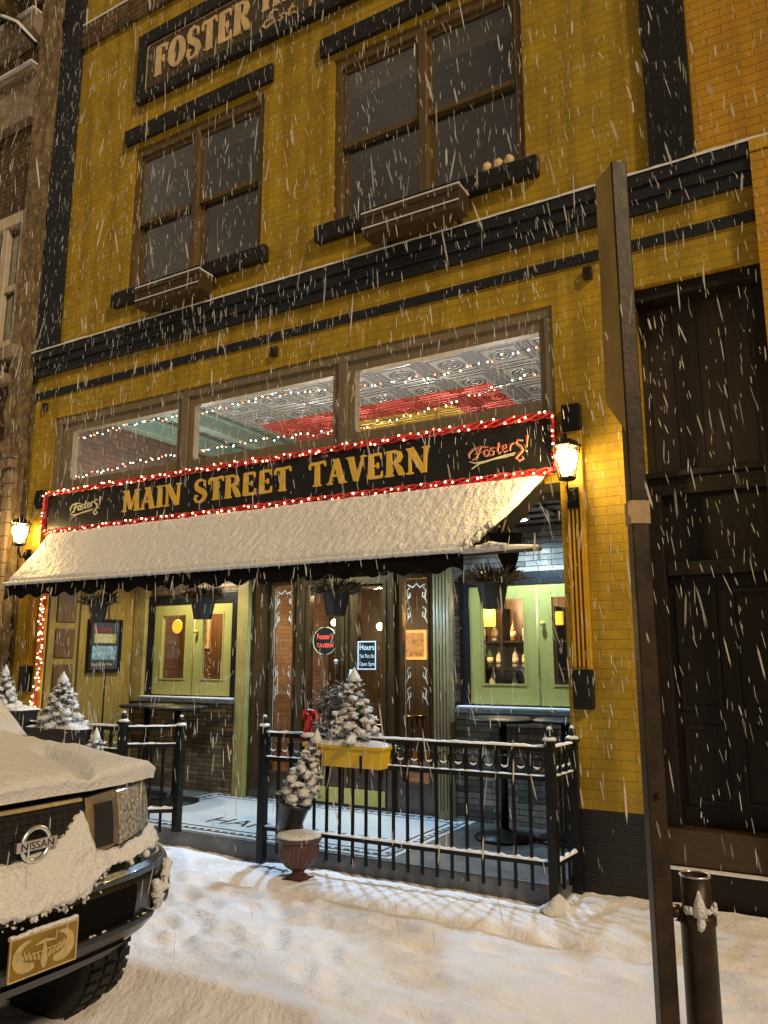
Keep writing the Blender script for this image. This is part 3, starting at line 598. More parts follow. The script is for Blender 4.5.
# ================================================================== TAVERN BUILDING
tavern = thing('tavern_building', (-4.9, 0, 0), 'yellow painted brick tavern with black cornice and a recessed storefront', 'building')
XL, XR = -8.27, -.27
def facade():
    T_ = tavern
    holes = [(-7.72, -1.79, -.1, 2.95), (-7.88, -1.80, 3.50, 4.42),
             (-6.80, -4.84, 5.74, 7.60), (-3.95, -1.97, 5.74, 7.60), (-1.18, -.27, -.1, 4.40)]
    mb = MB(); mb.wall(XL, XR, .56, 10.6, holes, 0, .35); put('brick_wall', mb, M_['yellow'], T_)
    for a, b in ((XL, -7.72), (-1.79, -1.18)): mb = MB(); mb.box(a, b, .0, .35, -.1, .56); put('plinth', mb, M_['black'], T_)
    mb = MB(); mb.wall(XR, 3.2, 5.30, 10.6, [], 0.0, .35)
    put('brick_wall', mb, M_['yellow_lit'], T_)['label'] = 'yellow brick bay on the right with street light painted into its colour'
    mb = MB(); mb.box(XR, 3.2, -.10, .35, -.1, 5.18); put('pier', mb, M_['yellow_lit'], T_)
    # wall right of the black pilaster: street light painted in as a brighter panel
    mb = MB(); mb.box(-.635, XR, -.012, -.002, 5.34, 10.6); put('lit_panel', mb, M_['yellow_lit'], T_)
    # cornice + stripe
    mb = MB()
    mb.box(XL - .02, XR, -.10, .0, 5.18, 5.28); mb.box(XL - .01, XR, -.075, .0, 5.08, 5.18); mb.box(XL, XR, -.05, 0, 4.98, 5.08)
    put('cornice', mb, M_['bluish_black'], T_, bevel=.006)
    mb = MB(); mb.box(XL, XR, -.02, 0, 4.70, 4.785); put('stripe', mb, M_['bluish_black'], T_)
    mb = MB()
    mb.grid(lambda u, v: (XL - .02 + (3.2 - XL) * u, -.108 + .108 * v, 5.284 + .03 * min(1, min(v * 5 + .25, (1 - v) * 8)) * (.75 + .5 * noise.noise(Vector((u * 90, v * 2, 0))))), 300, 6)
    mb.grid(lambda u, v: (XL - .02 + (3.2 - XL) * u, -.109, 5.276 + .016 * v + .004 * noise.noise(Vector((u * 70, 4, 0)))), 300, 1)
    put('snow_cap', mb, M_['snow'], T_)
    mb = MB(); mb.box(XR, 3.2, -.11, 0, 5.19, 5.28); put('ledge', mb, M_['yellow_paint'], T_)
    # black pilasters of the upper wall
    mb = MB(); mb.box(XL - .02, -7.90, -.06, .0, 5.284, 10.6); put('pilaster', mb, M_['bluish_black'], T_)  # black brick; the bluish light on it is put into the colour
    mb = MB(); mb.box(-.965, -.640, -.06, .0, 5.284, 10.6); put('pilaster', mb, M_['black'], T_)
    # brown soldier-course at the top left
    mb = MB(); mb.box(-7.895, -.97, -.05, 0, 9.42, 9.75); put('brick_band', mb, M_['nbrick'], T_)
    mb = MB(); mb.box(-7.895, -.97, -.055, 0, 9.751, 9.775); put('snow_cap', mb, M_['snow'], T_)
    # anchor plates
    for x, z in ((-4.60, 4.58), (-1.49, 4.60), (-8.06, 4.58)):
        mb = MB(); mb.box(x - .035, x + .035, -.05, 0, z - .05, z + .05); put('vent_box', mb, M_['steel'], T_, bevel=.008)
    # upper windows
    for k, (x0, x1) in enumerate(((-6.80, -4.84), (-3.95, -1.97))):
        z0, z1 = 5.74, 7.60; xm = (x0 + x1) / 2
        mb = MB(); mb.box(x0 - .15, x1 + .12, -.05, -.001, 7.66, 7.86); put('lintel', mb, M_['black'], T_, bevel=.004)
        mb = MB(); mb.box(x0 - .15, x1 + .12, -.09, -.001, 5.58, 5.735); put('sill', mb, M_['black'], T_, bevel=.004)
        mb = MB(); mb.grid(lambda u, v: (x0 - .15 + (x1 - x0 + .27) * u, -.092 + .09 * v, 5.738 + .018 * min(1, v * 4 + .3) * (.7 + .6 * noise.noise(Vector((u * 30, k, 0))))), 60, 4)
        put('snow_cap', mb, M_['snow'], T_)
        w = MB(); w.frame(x0, x1, z0, z1, .075, .03, .16, .06, .11); w.box(xm - .042, xm + .042, .02, .15, z0 + .06, z1 - .12)
        win = put('window', w, M_['darkwin'], T_, bevel=.006)
        zm = 6.62
        for a, b in ((x0 + .075, xm - .042), (xm + .042, x1 - .075)):
            s1 = MB(); s1.frame(a, b, zm - .02, z1 - .11, .038, .06, .10, .05, .05)
            s1.frame(a, b, z0 + .06, zm + .03, .038, .105, .145, .07, .05)
            put('sash', s1, M_['darkwin'], win, bevel=.004)
            g = MB(); g.box(a + .035, b - .035, .078, .082, zm + .02, z1 - .15); g.box(a + .035, b - .035, .122, .126, z0 + .12, zm - .01)
            put('pane', g, M_['glassdark'], win)
            g = MB(); g.box(a - .05, b + .05, .17, .18, 7.28 - .05 * k, z1 - .01); put('shade', g, M_['shade'], win)
        g = MB(); g.box(x0 - .1, x1 + .1, 1.3, 1.32, z0 - .2, z1 + .2); g.box(x0 - .1, x1 + .1, .36, 1.3, z0 - .22, z0 - .2); g.box(x0 - .12, x0 - .1, .36, 1.3, z0 - .2, z1 + .2); g.box(x1 + .1, x1 + .12, .36, 1.3, z0 - .2, z1 + .2); g.box(x0 - .1, x1 + .1, .36, 1.3, z1 + .2, z1 + .22)
        put('dark_room', g, M_['dark'], T_)
    # transom: timber frame with three panes
    mb = MB(); mb.wall(-7.88, -1.80, 3.50, 4.42, [(-7.60, -5.93, 3.64, 4.23), (-5.69, -3.945, 3.64, 4.23), (-3.70, -1.93, 3.64, 4.23)], .05, .13)
    mb.box(-7.88, -1.80, .02, .05, 4.33, 4.42); mb.box(-5.86, -5.76, .02, .05, 3.50, 4.33); mb.box(-3.87, -3.77, .02, .05, 3.50, 4.33); mb.box(-7.88, -7.78, .02, .05, 3.5, 4.33); mb.box(-1.88, -1.80, .02, .05, 3.5, 4.33)
    tf = put('transom_frame', mb, M_['frame'], T_, bevel=.008)
    for a, b in ((-7.60, -5.93), (-5.69, -3.945), (-3.70, -1.93)):
        g = MB(); g.box(a, b, .088, .092, 3.64, 4.23); put('pane', g, M_['glass'], tf)
    # beam between sign and recess
    mb = MB(); mb.box(-7.72, -1.79, .06, .35, 2.952, 3.0); put('soffit_trim', mb, M_['yellow_paint'], T_)
    # recess lining
    mb = MB(); mb.box(-7.72, -1.79, .35, 1.30, 2.88, 2.95); put('recess_ceiling', mb, M_['recessceil'], T_)
    mb = MB()
    y = .45
    while y < 1.3: mb.box(-7.70, -1.80, y, y + .03, 2.86, 2.879); y += .28
    x = -7.5
    while x < -1.9: mb.box(x, x + .03, .36, 1.29, 2.845, 2.860); x += .6
    put('ceiling_batten', mb, M_['doorwood'], T_)
    # left return wall of boards
    mb = MB(); mb.box(-7.86, -7.714, -.003, 1.30, .121, 2.95); sp = put('side_wall', mb, M_['sidewood'], T_)
    mb = MB()
    mb.box(-7.713, -7.698, .10, .36, .4, 1.55); mb.box(-7.713, -7.698, .10, .36, 1.62, 1.95); mb.box(-7.713, -7.698, .10, .36, 2.02, 2.5)
    put('side_panel', mb, M_['intwood'], T_, bevel=.01)
    mb = MB(); mb.box(-1.79, -1.70, .0, 1.3, .119, 2.95); 
    put('side_wall', MB().box(-1.789, -1.70, .352, 1.44, .119, 2.95), M_['stone'], T_)
facade()

def stonewall():
    T_ = tavern
    # stone-clad back wall of the recess, right and left of the entrance
    mb = MB(); mb.wall(-3.32, -1.79, .119, 2.88, [(-3.24, -1.80, 1.16, 2.42)], 1.30, 1.44)
    put('stone_wall', mb, M_['stone'], T_)['label'] = 'grey ledge stone cladding under the right hand window'
    mb = MB(); mb.wall(-7.72, -6.03, .119, 2.88, [(-7.46, -6.0, 1.16, 2.37)], 1.30, 1.44)
    put('stone_wall', mb, M_['stone_warm'], T_)['label'] = 'ledge stone cladding under the left hand window, warm light tinted in'
    # green trims
    mb = MB(); mb.box(-6.02, -5.86, 1.22, 1.44, .119, 2.88); put('trim_post', mb, M_['trimgold'], T_, bevel=.008)
    mb = MB(); mb.box(-7.70, -7.50, 1.22, 1.30, 1.10, 2.88); put('trim_post', mb, M_['trimgold'], T_, bevel=.008)
    for (x0, x1, xm, z0, z1) in ((-7.48, -6.03, -6.72, 1.16, 2.38), (-3.24, -1.795, -2.45, 1.16, 2.42)):
        mb = MB(); mb.frame(x0, x1, z0, z1, .10, 1.26, 1.40, .02, .12); win = put('casement_window', mb, M_['blackpaint'], T_, bevel=.006)
        mb = MB(); mb.box(x0 - .02, x1 + .01, 1.16, 1.26, z0 - .05, z0 - .005); put('sill', mb, M_['concrete'], win, bevel=.005)
        mb = MB(); mb.box(x0 - .0, x1 - .01, 1.165, 1.255, z0 - .004, z0 + .014); put('snow_cap', mb, M_['snow'], win, bevel=.006)
        a0, a1 = x0 + .10, min(x1 - .10, xm + (xm - x0 - .10))
        for (a, b) in ((a0, xm), (xm, a1)):
            mb = MB(); mb.frame(a + .004, b - .004, z0 + .03, z1 - .12, .13, 1.27, 1.32, .18, .12)
            mb.frame(a + .125, b - .125, z0 + .205, z1 - .235, .015, 1.262, 1.268)
            lf = put('sash', mb, M_['green'], win, bevel=.005)
            g = MB(); g.box(a + .13, b - .13, 1.294, 1.298, z0 + .21, z1 - .24); put('pane', g, M_['glass'], win)
        mb = MB(); mb.tube([(xm + .06, 1.27, 1.93), (xm + .06, 1.235, 1.93)], .014); mb.ball((xm + .06, 1.225, 1.93), .024); put('handle', mb, M_['gold'], win)
        mb = MB(); mb.tube([(xm, 1.275, z0 + .04), (xm, 1.275, z1 - .13)], .012, 6); put('astragal', mb, M_['green'], win)
    # fluted column right of the entrance
    mb = MB(); mb.box(-3.51, -3.33, 1.22, 1.44, .119, 2.88)
    for i in range(5): mb.tube([(-3.49 + i * .035, 1.215, .2), (-3.49 + i * .035, 1.215, 2.8)], .013, 6)
    put('fluted_column', mb, M_['frame_olive'], T_)
    # entrance wall: stiles
    W = M_['doorwood']
    holes = [(-5.58, -5.29, .42, 2.42), (-5.06, -4.72, .95, 2.30), (-4.44, -4.14, .95, 2.34), (-3.90, -3.61, .42, 2.42)]
    mb = MB(); mb.wall(-5.86, -3.51, .124, 2.88, holes, 1.31, 1.38)
    mb.box(-5.22, -5.12, 1.27, 1.31, .124, 2.5); mb.box(-4.06, -3.98, 1.27, 1.31, .124, 2.5); mb.box(-5.86, -3.51, 1.25, 1.31, 2.5, 2.6); mb.box(-5.84, -5.64, 1.27, 1.31, .124, 2.5); mb.box(-3.57, -3.52, 1.28, 1.31, .124, 2.5)
    en = put('entrance', mb, W, T_, bevel=.006)
    for h in holes:
        g = MB(); g.box(h[0], h[1], 1.343, 1.347, h[2], h[3]); put('pane', g, M_['glass'], en)
        g = MB(); g.frame(h[0] - .02, h[1] + .02, h[2] - .02, h[3] + .02, .02, 1.298, 1.309); put('glazing_bead', g, W, en)
    for a, b in ((-5.10, -4.60), (-4.58, -4.08)):
        g = MB(); g.frame(a, b, .15, 2.42, .035, 1.285, 1.309); g.box(a + .06, b - .06, 1.29, 1.309, .42, .85); d = put('door', g, W, T_, bevel=.006)
        g = MB(); g.box(a + .01, b - .01, 1.272, 1.284, .16, .31); put('kick_plate', g, M_['green'], d)
    mb = MB(); mb.tube([(-4.66, 1.30, 1.58), (-4.66, 1.25, 1.58)], .012); mb.ball((-4.66, 1.235, 1.58), .03); put('door_knob', mb, M_['chrome'], en)
    # etched scrolls on the side lights
    for cx, w in ((-3.755, .13), (-5.435, .13)):
        mb = MB(); M = front(cx, 1.340, 0); e = 0
        for sx in (-1, 1):
            for z in (1.25, 1.45, 2.05, 2.25):
                e += 1
                ribbon(mb, [(sx * (w - .005), z - .09), (sx * (w - .035), z - .02), (sx * (w - .02), z + .05), (sx * (w - .055), z + .08)], [.006, .014, .012, .006], M, .002, e * .0003)
                ribbon(mb, [(sx * (w - .02), z - .05), (sx * (w - .06), z - .01), (sx * (w - .055), z + .03)], [.005, .01, .005], M, .002, e * .0003 + .0001)
            ribbon(mb, [(sx * w, .5), (sx * w, 2.4)], .007, M, .001, 0)
        ribbon(mb, [(-.10, 2.36), (-.04, 2.33), (0, 2.37), (.04, 2.33), (.1, 2.36)], .012, M, .002, .0)
        put('etched_scroll', mb, M_['offwhite'], en)
    # interior
    for a, b in ((-8.18, -6.9), (-3.95, -1.3)): mb = MB(); mb.box(a, b, 2.45, 2.55, .1, 3.1); put('partition', mb, M_['intwood'], T_)
    mb = MB(); mb.box(-8.12, -1.3, 6.2, 6.3, .1, 3.6); put('rear_panelling', mb, M_['baywood'], T_)
    mb = MB(); mb.box(-8.20, -8.12, 1.44, 7.5, .1, 4.8); mb.box(-8.20, -8.12, .35, 1.44, 2.95, 4.8)
    mb.box(-1.78, -1.70, 2.55, 7.5, 2.95, 4.8); mb.box(-1.5, -1.42, 1.44, 2.45, .1, 2.95)
    put('inner_wall', mb, M_['intbrick'], T_)
    mb = MB(); mb.box(-1.78, -1.72, .35, 2.5, 2.96, 4.8); mb.box(-8.12, -1.78, 7.4, 7.5, 2.0, 4.8); put('inner_wall', mb, M_['intbrick'], T_)
    mb = MB(); mb.box(-8.2, -1.4, 1.44, 6.3, .0, .117); put('inner_floor', mb, M_['intwood'], T_)
    z = 4.72
    mb = MB(); mb.wall  # white field with a hole for the coloured centre
    def slab(x0, x1, y0, y1, hx0=None, hx1=None, hy0=None, hy1=None):
        m = MB()
        if hx0 is None: m.box(x0, x1, y0, y1, z, z + .05)
        else:
            m.box(x0, x1, y0, hy0, z, z + .05); m.box(x0, x1, hy1, y1, z, z + .05); m.box(x0, hx0, hy0, hy1, z, z + .05); m.box(hx1, x1, hy0, hy1, z, z + .05)
        return m
    put('tin_ceiling', slab(-8.2, -1.7, .35, 7.5, -6.6, -3.25, 2.2, 6.6), M_['tin'], T_)
    put('tin_ceiling', slab(-6.6, -3.25, 2.2, 6.6, -5.7, -3.95, 2.72, 5.8), M_['tinred'], T_)['label'] = 'red painted border of the pressed tin ceiling'
    put('tin_ceiling', slab(-5.7, -3.95, 2.72, 5.8), M_['tinyellow'], T_)['label'] = 'yellow painted centre of the pressed tin ceiling'
    for x in (-7.75, -6.95):
        mb = MB(); mb.box(x, x + .16, .4, 7.4, 4.50, 4.70); mb.box(x - .03, x + .19, .4, 7.4, 4.66, 4.71); put('ceiling_beam', mb, M_['beamgreen'], T_, bevel=.01)
    # upper floor slab keeps light in
    mb = MB(); mb.box(-8.2, -1.7, .35, 7.6, 4.9, 5.0); put('floor_slab', mb, M_['dark'], T_)
    mb = MB(); mb.box(-8.26, 3.2, .36, 9, 10.5, 10.6); mb.box(-8.26, 3.2, 8.9, 9, -.1, 10.5); mb.box(-8.27, -8.21, .36, 9, -.1, 10.5); put('rear_wall', mb, M_['nbrick'], T_)
stonewall()

def bay():
    T_ = tavern
    x0, x1 = -1.18, -.27
    mb = MB(); mb.box(x0, x1, .26, .33, 2.98, 4.40); b = put('bay_panel', mb, M_['baywood'], T_)
    mb = MB(); mb.box(x0, x1, .20, .33, 2.80, 2.98); mb.box(x0, x1, .16, .20, 2.93, 2.98); put('bay_beam', mb, M_['baydark'], T_, bevel=.008)
    mb = MB(); mb.box(x0 + .0, x0 + .1, .14, .33, .1, 2.80); mb.box(x1 - .1, x1, .14, .33, .1, 4.40); mb.box(x0 + .1, x1 - .1, .18, .33, 2.2, 2.3); mb.box(x0, x1, .05, .26, 4.30, 4.40); put('bay_frame', mb, M_['baydark'], T_, bevel=.008)
    mb = MB(); mb.box(x0 + .1, x1 - .1, .26, .30, 2.3, 2.80); put('bay_transom', mb, M_['baydark'], T_)
    mb = MB(); mb.box(x0 + .1, x1 - .1, .25, .30, .47, 2.2)
    for xa in (x0 + .14, x0 + .50):
        for za, zb in ((.62, 1.15), (1.25, 2.1)): mb.frame(xa, xa + .27, za, zb, .03, .235, .25)
    put('bay_door', mb, M_['baydark'], T_, bevel=.004)
    mb = MB(); mb.box(x0, x1, .08, .26, .24, .47); put('kick_board', mb, M_['bayboard'], T_, bevel=.006)
    mb = MB(); mb.box(x0, x1, .04, .3, -.05, .22); put('threshold', mb, M_['baydark'], T_, bevel=.006)
    mb = MB(); mb.box(x0, x1, .03, .075, .22, .235); put('snow_cap', mb, M_['snow'], T_)
bay()

# fluted yellow/red wall pilasters with a black cap and foot block
def fluted(x0):
    T_ = tavern
    mb = MB(); mb.box(x0, x0 + .135, -.045, -.001, 1.53, 3.33); 
    for i in range(4): mb.box(x0 + .012 + i * .031, x0 + .026 + i * .031, -.060, -.0455, 1.55, 2.80); 
    p = put('fluted_strip', mb, M_['yellow_paint'], T_, bevel=.003)
    mb = MB()
    for i in range(3): mb.box(x0 + .028 + i * .031, x0 + .041 + i * .031, -.050, -.0455, 1.55, 2.80)
    put('red_groove', mb, M_['redgroove'], p)
    mb = MB(); mb.box(x0 - .003, x0 + .138, -.07, -.001, 3.335, 3.54); put('cap_block', mb, M_['blackpaint'], p, bevel=.005)
    mb = MB(); mb.box(x0 - .003, x0 + .138, -.08, -.001, 1.25, 1.525); put('foot_block', mb, M_['blackpaint'], p, bevel=.005)
fluted(-1.735); fluted(-8.05)

# ================================================================== SIGNS
def main_sign():
    s = thing('tavern_sign', (-4.8, -.02, 3.02), 'long black sign board with gold letters reading Main Street Tavern above the awning', 'sign')
    mb = MB(); mb.box(-7.83, -1.80, -.06, -.001, 3.03, 3.475); put('board', mb, M_['signblack'], s)
    mb = MB(); mb.frame(-7.83, -1.80, 3.03, 3.475, .018, -.075, -.0605); put('edge_trim', mb, M_['red'], s)
    mb = MB(); y = -.0605
    for wd, x, w in (('MAIN', -6.56, .86), ('STREET', -5.54, 1.23), ('TAVERN', -4.12, 1.25)):
        mb = MB(); stroke_text(mb, wd, front(x, y, 3.15), .225, w, fat=1.08); put('lettering', mb, M_['gold'], s)
    a = MB(); b = MB(); logo(a, b, -2.52, y, 3.14, .50, .19); put('script_logo', a, M_['offwhite'], s); put('script_fill', b, M_['red'], s)
    a = MB(); logo(a, None, -7.40, y, 3.16, .48, .19); put('script_logo', a, M_['offwhite'], s)
main_sign()

def upper_sign():
    s = thing('hardware_sign', (-4.5, -.02, 8.2), 'faded brown sign high on the wall with cream letters, in a black frame', 'sign')
    mb = MB(); mb.frame(-6.78, -1.6, 8.16, 9.08, .12, -.075, -.001, .12, .16); put('frame', mb, M_['black'], s, bevel=.006)
    mb = MB(); mb.box(-6.66, -1.72, -.045, -.001, 8.28, 8.92); put('board', mb, M_['signbrown'], s)
    mb = MB(); mb.frame(-6.65, -1.73, 8.29, 8.91, .012, -.048, -.0455); put('pinstripe', mb, M_['creamletter'], s)
    y = -.0455; mb = MB()
    stroke_text(mb, 'FOSTER', front(-6.50, y, 8.42), .40, 1.48, kern=.04, fat=1.12); put('lettering', mb, M_['creamletter'], s)
    mb = MB(); stroke_text(mb, 'HAR', front(-4.88, y, 8.55), .36, .80, kern=.06, fat=1.1); put('lettering', mb, M_['creamletter'], s)
    mb = MB(); stroke_text(mb, 'Est.', front(-4.87, y, 8.33), .17, .50, script=True, shear=.3)
    stroke_text(mb, '1', front(-4.28, y, 8.33), .16, .09, script=True, shear=.2)
    put('date_lettering', mb, M_['creamletter'], s)
upper_sign()

def poster():
    s = thing('framed_poster', (-7.70, .78, 1.46), 'black framed tavern poster on the board wall under the first hanging basket', 'poster')
    X = -7.699
    def fr(y0, y1, z0, z1, w, x0, x1):
        m = MB()
        for (a, b, c, d) in ((y0, y1, z0, z0 + w), (y0, y1, z1 - w, z1), (y0, y0 + w, z0 + w, z1 - w), (y1 - w, y1, z0 + w, z1 - w)): m.box(x0, x1, a, b, c, d)
        return m
    put('frame', fr(.54, 1.02, 1.46, 2.08, .03, X, X + .04), M_['blackpaint'], s, bevel=.004)
    mb = MB(); mb.box(X, X + .015, .57, .99, 1.49, 2.05); put('print', mb, M_['poster'], s)
    Mx = lambda u, v, d: (X + .016 + d, .62 + u, 1.8 + v)
    mb = MB(); mb.box(X + .015, X + .018, .60, .96, 1.60, 1.76); put('picture', mb, M_['photo'], s)
    a = font_mb("Foster's!", .095, lambda u, v, d: (X + .016 + d, .60 + u, 1.925 + v), .002, sx=.85); put('script', a, M_['red'], s)
    mb = MB(); mb.box(X + .015, X + .017, .62, .94, 1.795, 1.905); put('banner', mb, M_['green'], s)
    a = font_mb('MAIN STREET', .05, lambda u, v, d: (X + .0175 + d, .63 + u, 1.865 + v), .001, sx=.85); a2 = font_mb('TAVERN', .085, lambda u, v, d: (X + .0175 + d, .625 + u, 1.80 + v), .001, sx=.82)
    a.add(a2.v, a2.f); put('lettering', a, M_['offwhite'], s)
    a = font_mb('Bites \u2022 Bourbon \u2022 Brew', .052, lambda u, v, d: (X + .016 + d, .60 + u, 1.53 + v), .001, sx=.62); put('lettering', a, M_['creamletter'], s)
poster()

def door_signs():
    s = thing('hours_sign', (-4.30, 1.29, 1.51), 'small black opening hours sign with white border on the entrance door glass', 'sign')
    mb = MB(); mb.box(-4.415, -4.195, 1.275, 1.284, 1.50, 1.79); put('board', mb, M_['signblack'], s)
    mb = MB(); mb.frame(-4.415, -4.195, 1.50, 1.79, .010, 1.270, 1.2745); put('border', mb, M_['white'], s)
    a = font_mb('Hours', .085, lambda u, v, d: (-4.305 + u, 1.274 - d, 1.70 + v), .001, 'CENTER', .85)
    for txt, z in (('Tue Thru Sat', 1.62), ('Open 5pm', 1.54)):
        b = font_mb(txt, .055, lambda u, v, d: (-4.305 + u, 1.274 - d, z + v), .001, 'CENTER', .62 if len(txt) > 9 else .8); a.add(b.v, b.f)
    put('lettering', a, M_['white'], s)
    s = thing('door_notice', (-4.47, 1.29, 1.35), 'narrow pale blue notice on the door left of the hours sign', 'notice')
    mb = MB(); mb.box(-4.52, -4.47, 1.275, 1.280, 1.33, 1.50); put('paper', mb, M_['white'], s)
    a = font_mb('PUSH', .04, lambda u, v, d: (-4.48 - v, 1.2745 - d, 1.36 + u), .0005); put('lettering', a, M_['signblack'], s)
    s = thing('oval_sign', (-4.89, 1.36, 1.60), 'oval tavern sign with red script hanging inside the left door glass', 'sign')
    mb = MB(); n = 28
    def E(f): return [(-4.89 + .165 * f * math.cos(2 * PI * i / n), 1.80 + .155 * f * math.sin(2 * PI * i / n)) for i in range(n)]
    mb.prism(E(1)[::-1], 'y', 1.36, 1.372); put('board', mb, M_['signblack'], s)
    mb = MB(); mb.tube([(p[0], 1.357, p[1]) for p in E(.95)] + [(E(.95)[0][0], 1.357, E(.95)[0][1])], .006, 5, False); put('rim', mb, M_['creamletter'], s)
    a = font_mb("Foster's", .085, lambda u, v, d: (-4.89 + u, 1.358 - d, 1.82 + v), .001, 'CENTER', .8); b = font_mb('TAVERN', .065, lambda u, v, d: (-4.89 + u, 1.358 - d, 1.73 + v), .001, 'CENTER', .9); a.add(b.v, b.f)
    put('lettering', a, M_['neonred'], s)
door_signs()

# ================================================================== LIGHT STRINGS
def bulbmesh(m, r=.014):
    mb = MB(); mb.ball((0, 0, 0), r, n=6); o = put('bulb', mb, m); me = o.data; bpy.data.objects.remove(o); return me
BW, BR_, BT = bulbmesh(M_['warmbulb'], .0095), bulbmesh(M_['redbulb'], .0095), bulbmesh(M_['tealbulb'], .009)
def bulbs(parent, pts, pick):
    w = wloc(parent)
    for i, p in enumerate(pts):
        o = bpy.data.objects.new('bulb', pick(i)); COL.objects.link(o); o.parent = parent; o.location = Vector(p) - w
def garland(name, path, label, cat, nb, tinsel=True, jitter=.028, pick=None, off=(0, -.03, 0), grp=None, w=.032, spread=None):
    """path = poly-line; red tinsel rope plus bulbs"""
    P = [Vector(p) for p in path]; L_ = [0]
    for a, b in zip(P, P[1:]): L_.append(L_[-1] + (b - a).length)
    def at(s):
        for i in range(len(P) - 1):
            if s <= L_[i + 1] or i == len(P) - 2: return P[i].lerp(P[i + 1], (s - L_[i]) / (L_[i + 1] - L_[i]))
    th = thing(name, P[0], label, cat, grp)
    n = int(L_[-1] / .05)
    if tinsel:
        mb = MB()
        for k in range(3):
            mb.tube([at(L_[-1] * i / n) + Vector((0, -.012 - .012 * math.cos(i * .9 + k * 2.1), w * .8 * math.sin(i * .9 + k * 2.1) + .006 * noise.noise(Vector((i * .3, k, 0))))) for i in range(n + 1)], .009, 5)
        for i in range(n * 16):
            p = at(random.uniform(0, L_[-1])); d = Vector((random.uniform(-1, 1), random.uniform(-1, .1), random.uniform(-1, 1))).normalized() * random.uniform(.015, w * 1.35); q = Vector((random.uniform(-1, 1), random.uniform(-1, 1), random.uniform(-1, 1))).normalized() * .0035
            mb.add([p - q, p + q, p + d + q, p + d - q], [(0, 1, 2, 3)])
        put('tinsel', mb, M_['tinsel'], th)
    else:
        mb = MB(); mb.tube([at(L_[-1] * i / n) + Vector((0, 0, .008 * math.sin(i * 1.1))) for i in range(n + 1)], .0035, 4); put('wire', mb, M_['blackplastic'], th)
    pts = []
    for i in range(nb):
        p = at(L_[-1] * (i + random.uniform(.1, .9)) / nb) + Vector(off) + Vector((0, 0, 0)) + Vector((random.uniform(-1, 1) * (spread or jitter * .3), random.uniform(-.01, .01), random.uniform(-1, 1) * jitter)); pts.append(p)
    bulbs(th, pts, pick or (lambda i: BW if (i * 7) % 10 < 8 else BR_))
    return th
garland('sign_garland', [(-7.84, -.075, 3.05), (-7.84, -.075, 3.475), (-1.80, -.075, 3.475), (-1.80, -.075, 3.06)], 'red tinsel garland with warm bulbs over the top and sides of the sign', 'garland', 98)
garland('sign_garland', [(-7.80, -.075, 3.025), (-1.82, -.075, 3.025)], 'red tinsel garland with warm bulbs along the bottom edge of the sign', 'garland', 70, jitter=.02)
mix = lambda i: (BW, BW, BR_, BT, BW, BR_, BW, BT)[i % 8]
garland('window_lights', [(-7.9, .28, 4.22), (-6.9, .28, 4.27), (-5.9, .28, 4.24), (-4.8, .28, 4.26), (-3.8, .28, 4.16), (-2.9, .28, 4.13), (-1.95, .28, 4.22)], 'upper string of coloured fairy lights behind the transom glass', 'string lights', 84, False, .022, mix, (0, 0, 0))
garland('window_lights', [(-7.9, .28, 3.74), (-6.9, .28, 3.80), (-5.9, .28, 3.82), (-4.8, .28, 3.80), (-3.8, .28, 3.76), (-2.9, .28, 3.84), (-1.95, .28, 3.98)], 'lower string of coloured fairy lights behind the transom glass', 'string lights', 84, False, .022, mix, (0, 0, 0))
garland('post_garland', [(-7.74, -.03, 2.42), (-7.79, -.03, 2.0), (-7.74, -.03, 1.6), (-7.79, -.03, 1.2), (-7.75, -.03, .8)], 'red tinsel and warm bulbs hanging down the left corner of the storefront', 'garland', 60, jitter=.05, w=.016, spread=.05)
mb = MB(); mb.box(-7.86, -7.725, -.02, -.001, .12, 2.95); put('corner_post', mb, M_['yellow_paint'], tavern)

# ================================================================== LANTERNS
def lantern(x, z, label):
    s = thing('wall_lantern', (x, -.06, z), label, 'lantern', 'lit carriage lanterns on the front wall')
    Y = -.20
    mb = MB(); mb.box(x - .045, x + .045, -.075, -.061, z - .36, z - .20); mb.ball((x + .0, -.10, z - .27), .045, (.8, .7, 1.2)); mb.tube([(x, -.09, z - .28), (x, -.17, z - .30), (x, Y, z - .22), (x, Y, z - .16)], .012); put('bracket', mb, M_['iron'], s)
    mb = MB()
    mb.lathe([(.035, z - .175), (.068, z - .165), (.07, z - .15), (.05, z - .145)], (x, Y, 0), 6, sm=False)
    for k in range(6):
        a = 2 * PI * k / 6; mb.tube([(x + .062 * math.cos(a), Y + .062 * math.sin(a), z - .15), (x + .108 * math.cos(a), Y + .108 * math.sin(a), z + .075)], .005, 4)
    mb.lathe([(.116, z + .075), (.122, z + .085), (.085, z + .12), (.035, z + .15), (.012, z + .155), (.018, z + .175), (.004, z + .20)], (x, Y, 0), 6, sm=False)
    put('housing', mb, M_['iron'], s)
    mb = MB(); mb.lathe([(.056, z - .14), (.101, z + .074)], (x, Y, 0), 6, sm=False); mb.f = mb.f[:-2]; mb.m = mb.m[:-2]; mb.sm = mb.sm[:-2]; put('glass', mb, M_['lampglass'], s)
    mb = MB(); mb.lathe([(.012, z - .135), (.040, z - .12), (.062, z - .05), (.078, z + .02), (.075, z + .05), (.02, z + .068)], (x, Y, 0), 14); put('bulb', mb, M_['hotlamp'], s)
    light('lamp_light', 'POINT', (x, Y - .11, z + .0), (1, .68, .24), LAN_P, s, .05)
LAN_P = 34
lantern(-1.675, 3.08, 'lit wall lantern on the fluted strip at the right end of the sign')
lantern(-8.07, 3.05, 'lit wall lantern on the fluted strip beside the neighbouring brown building')

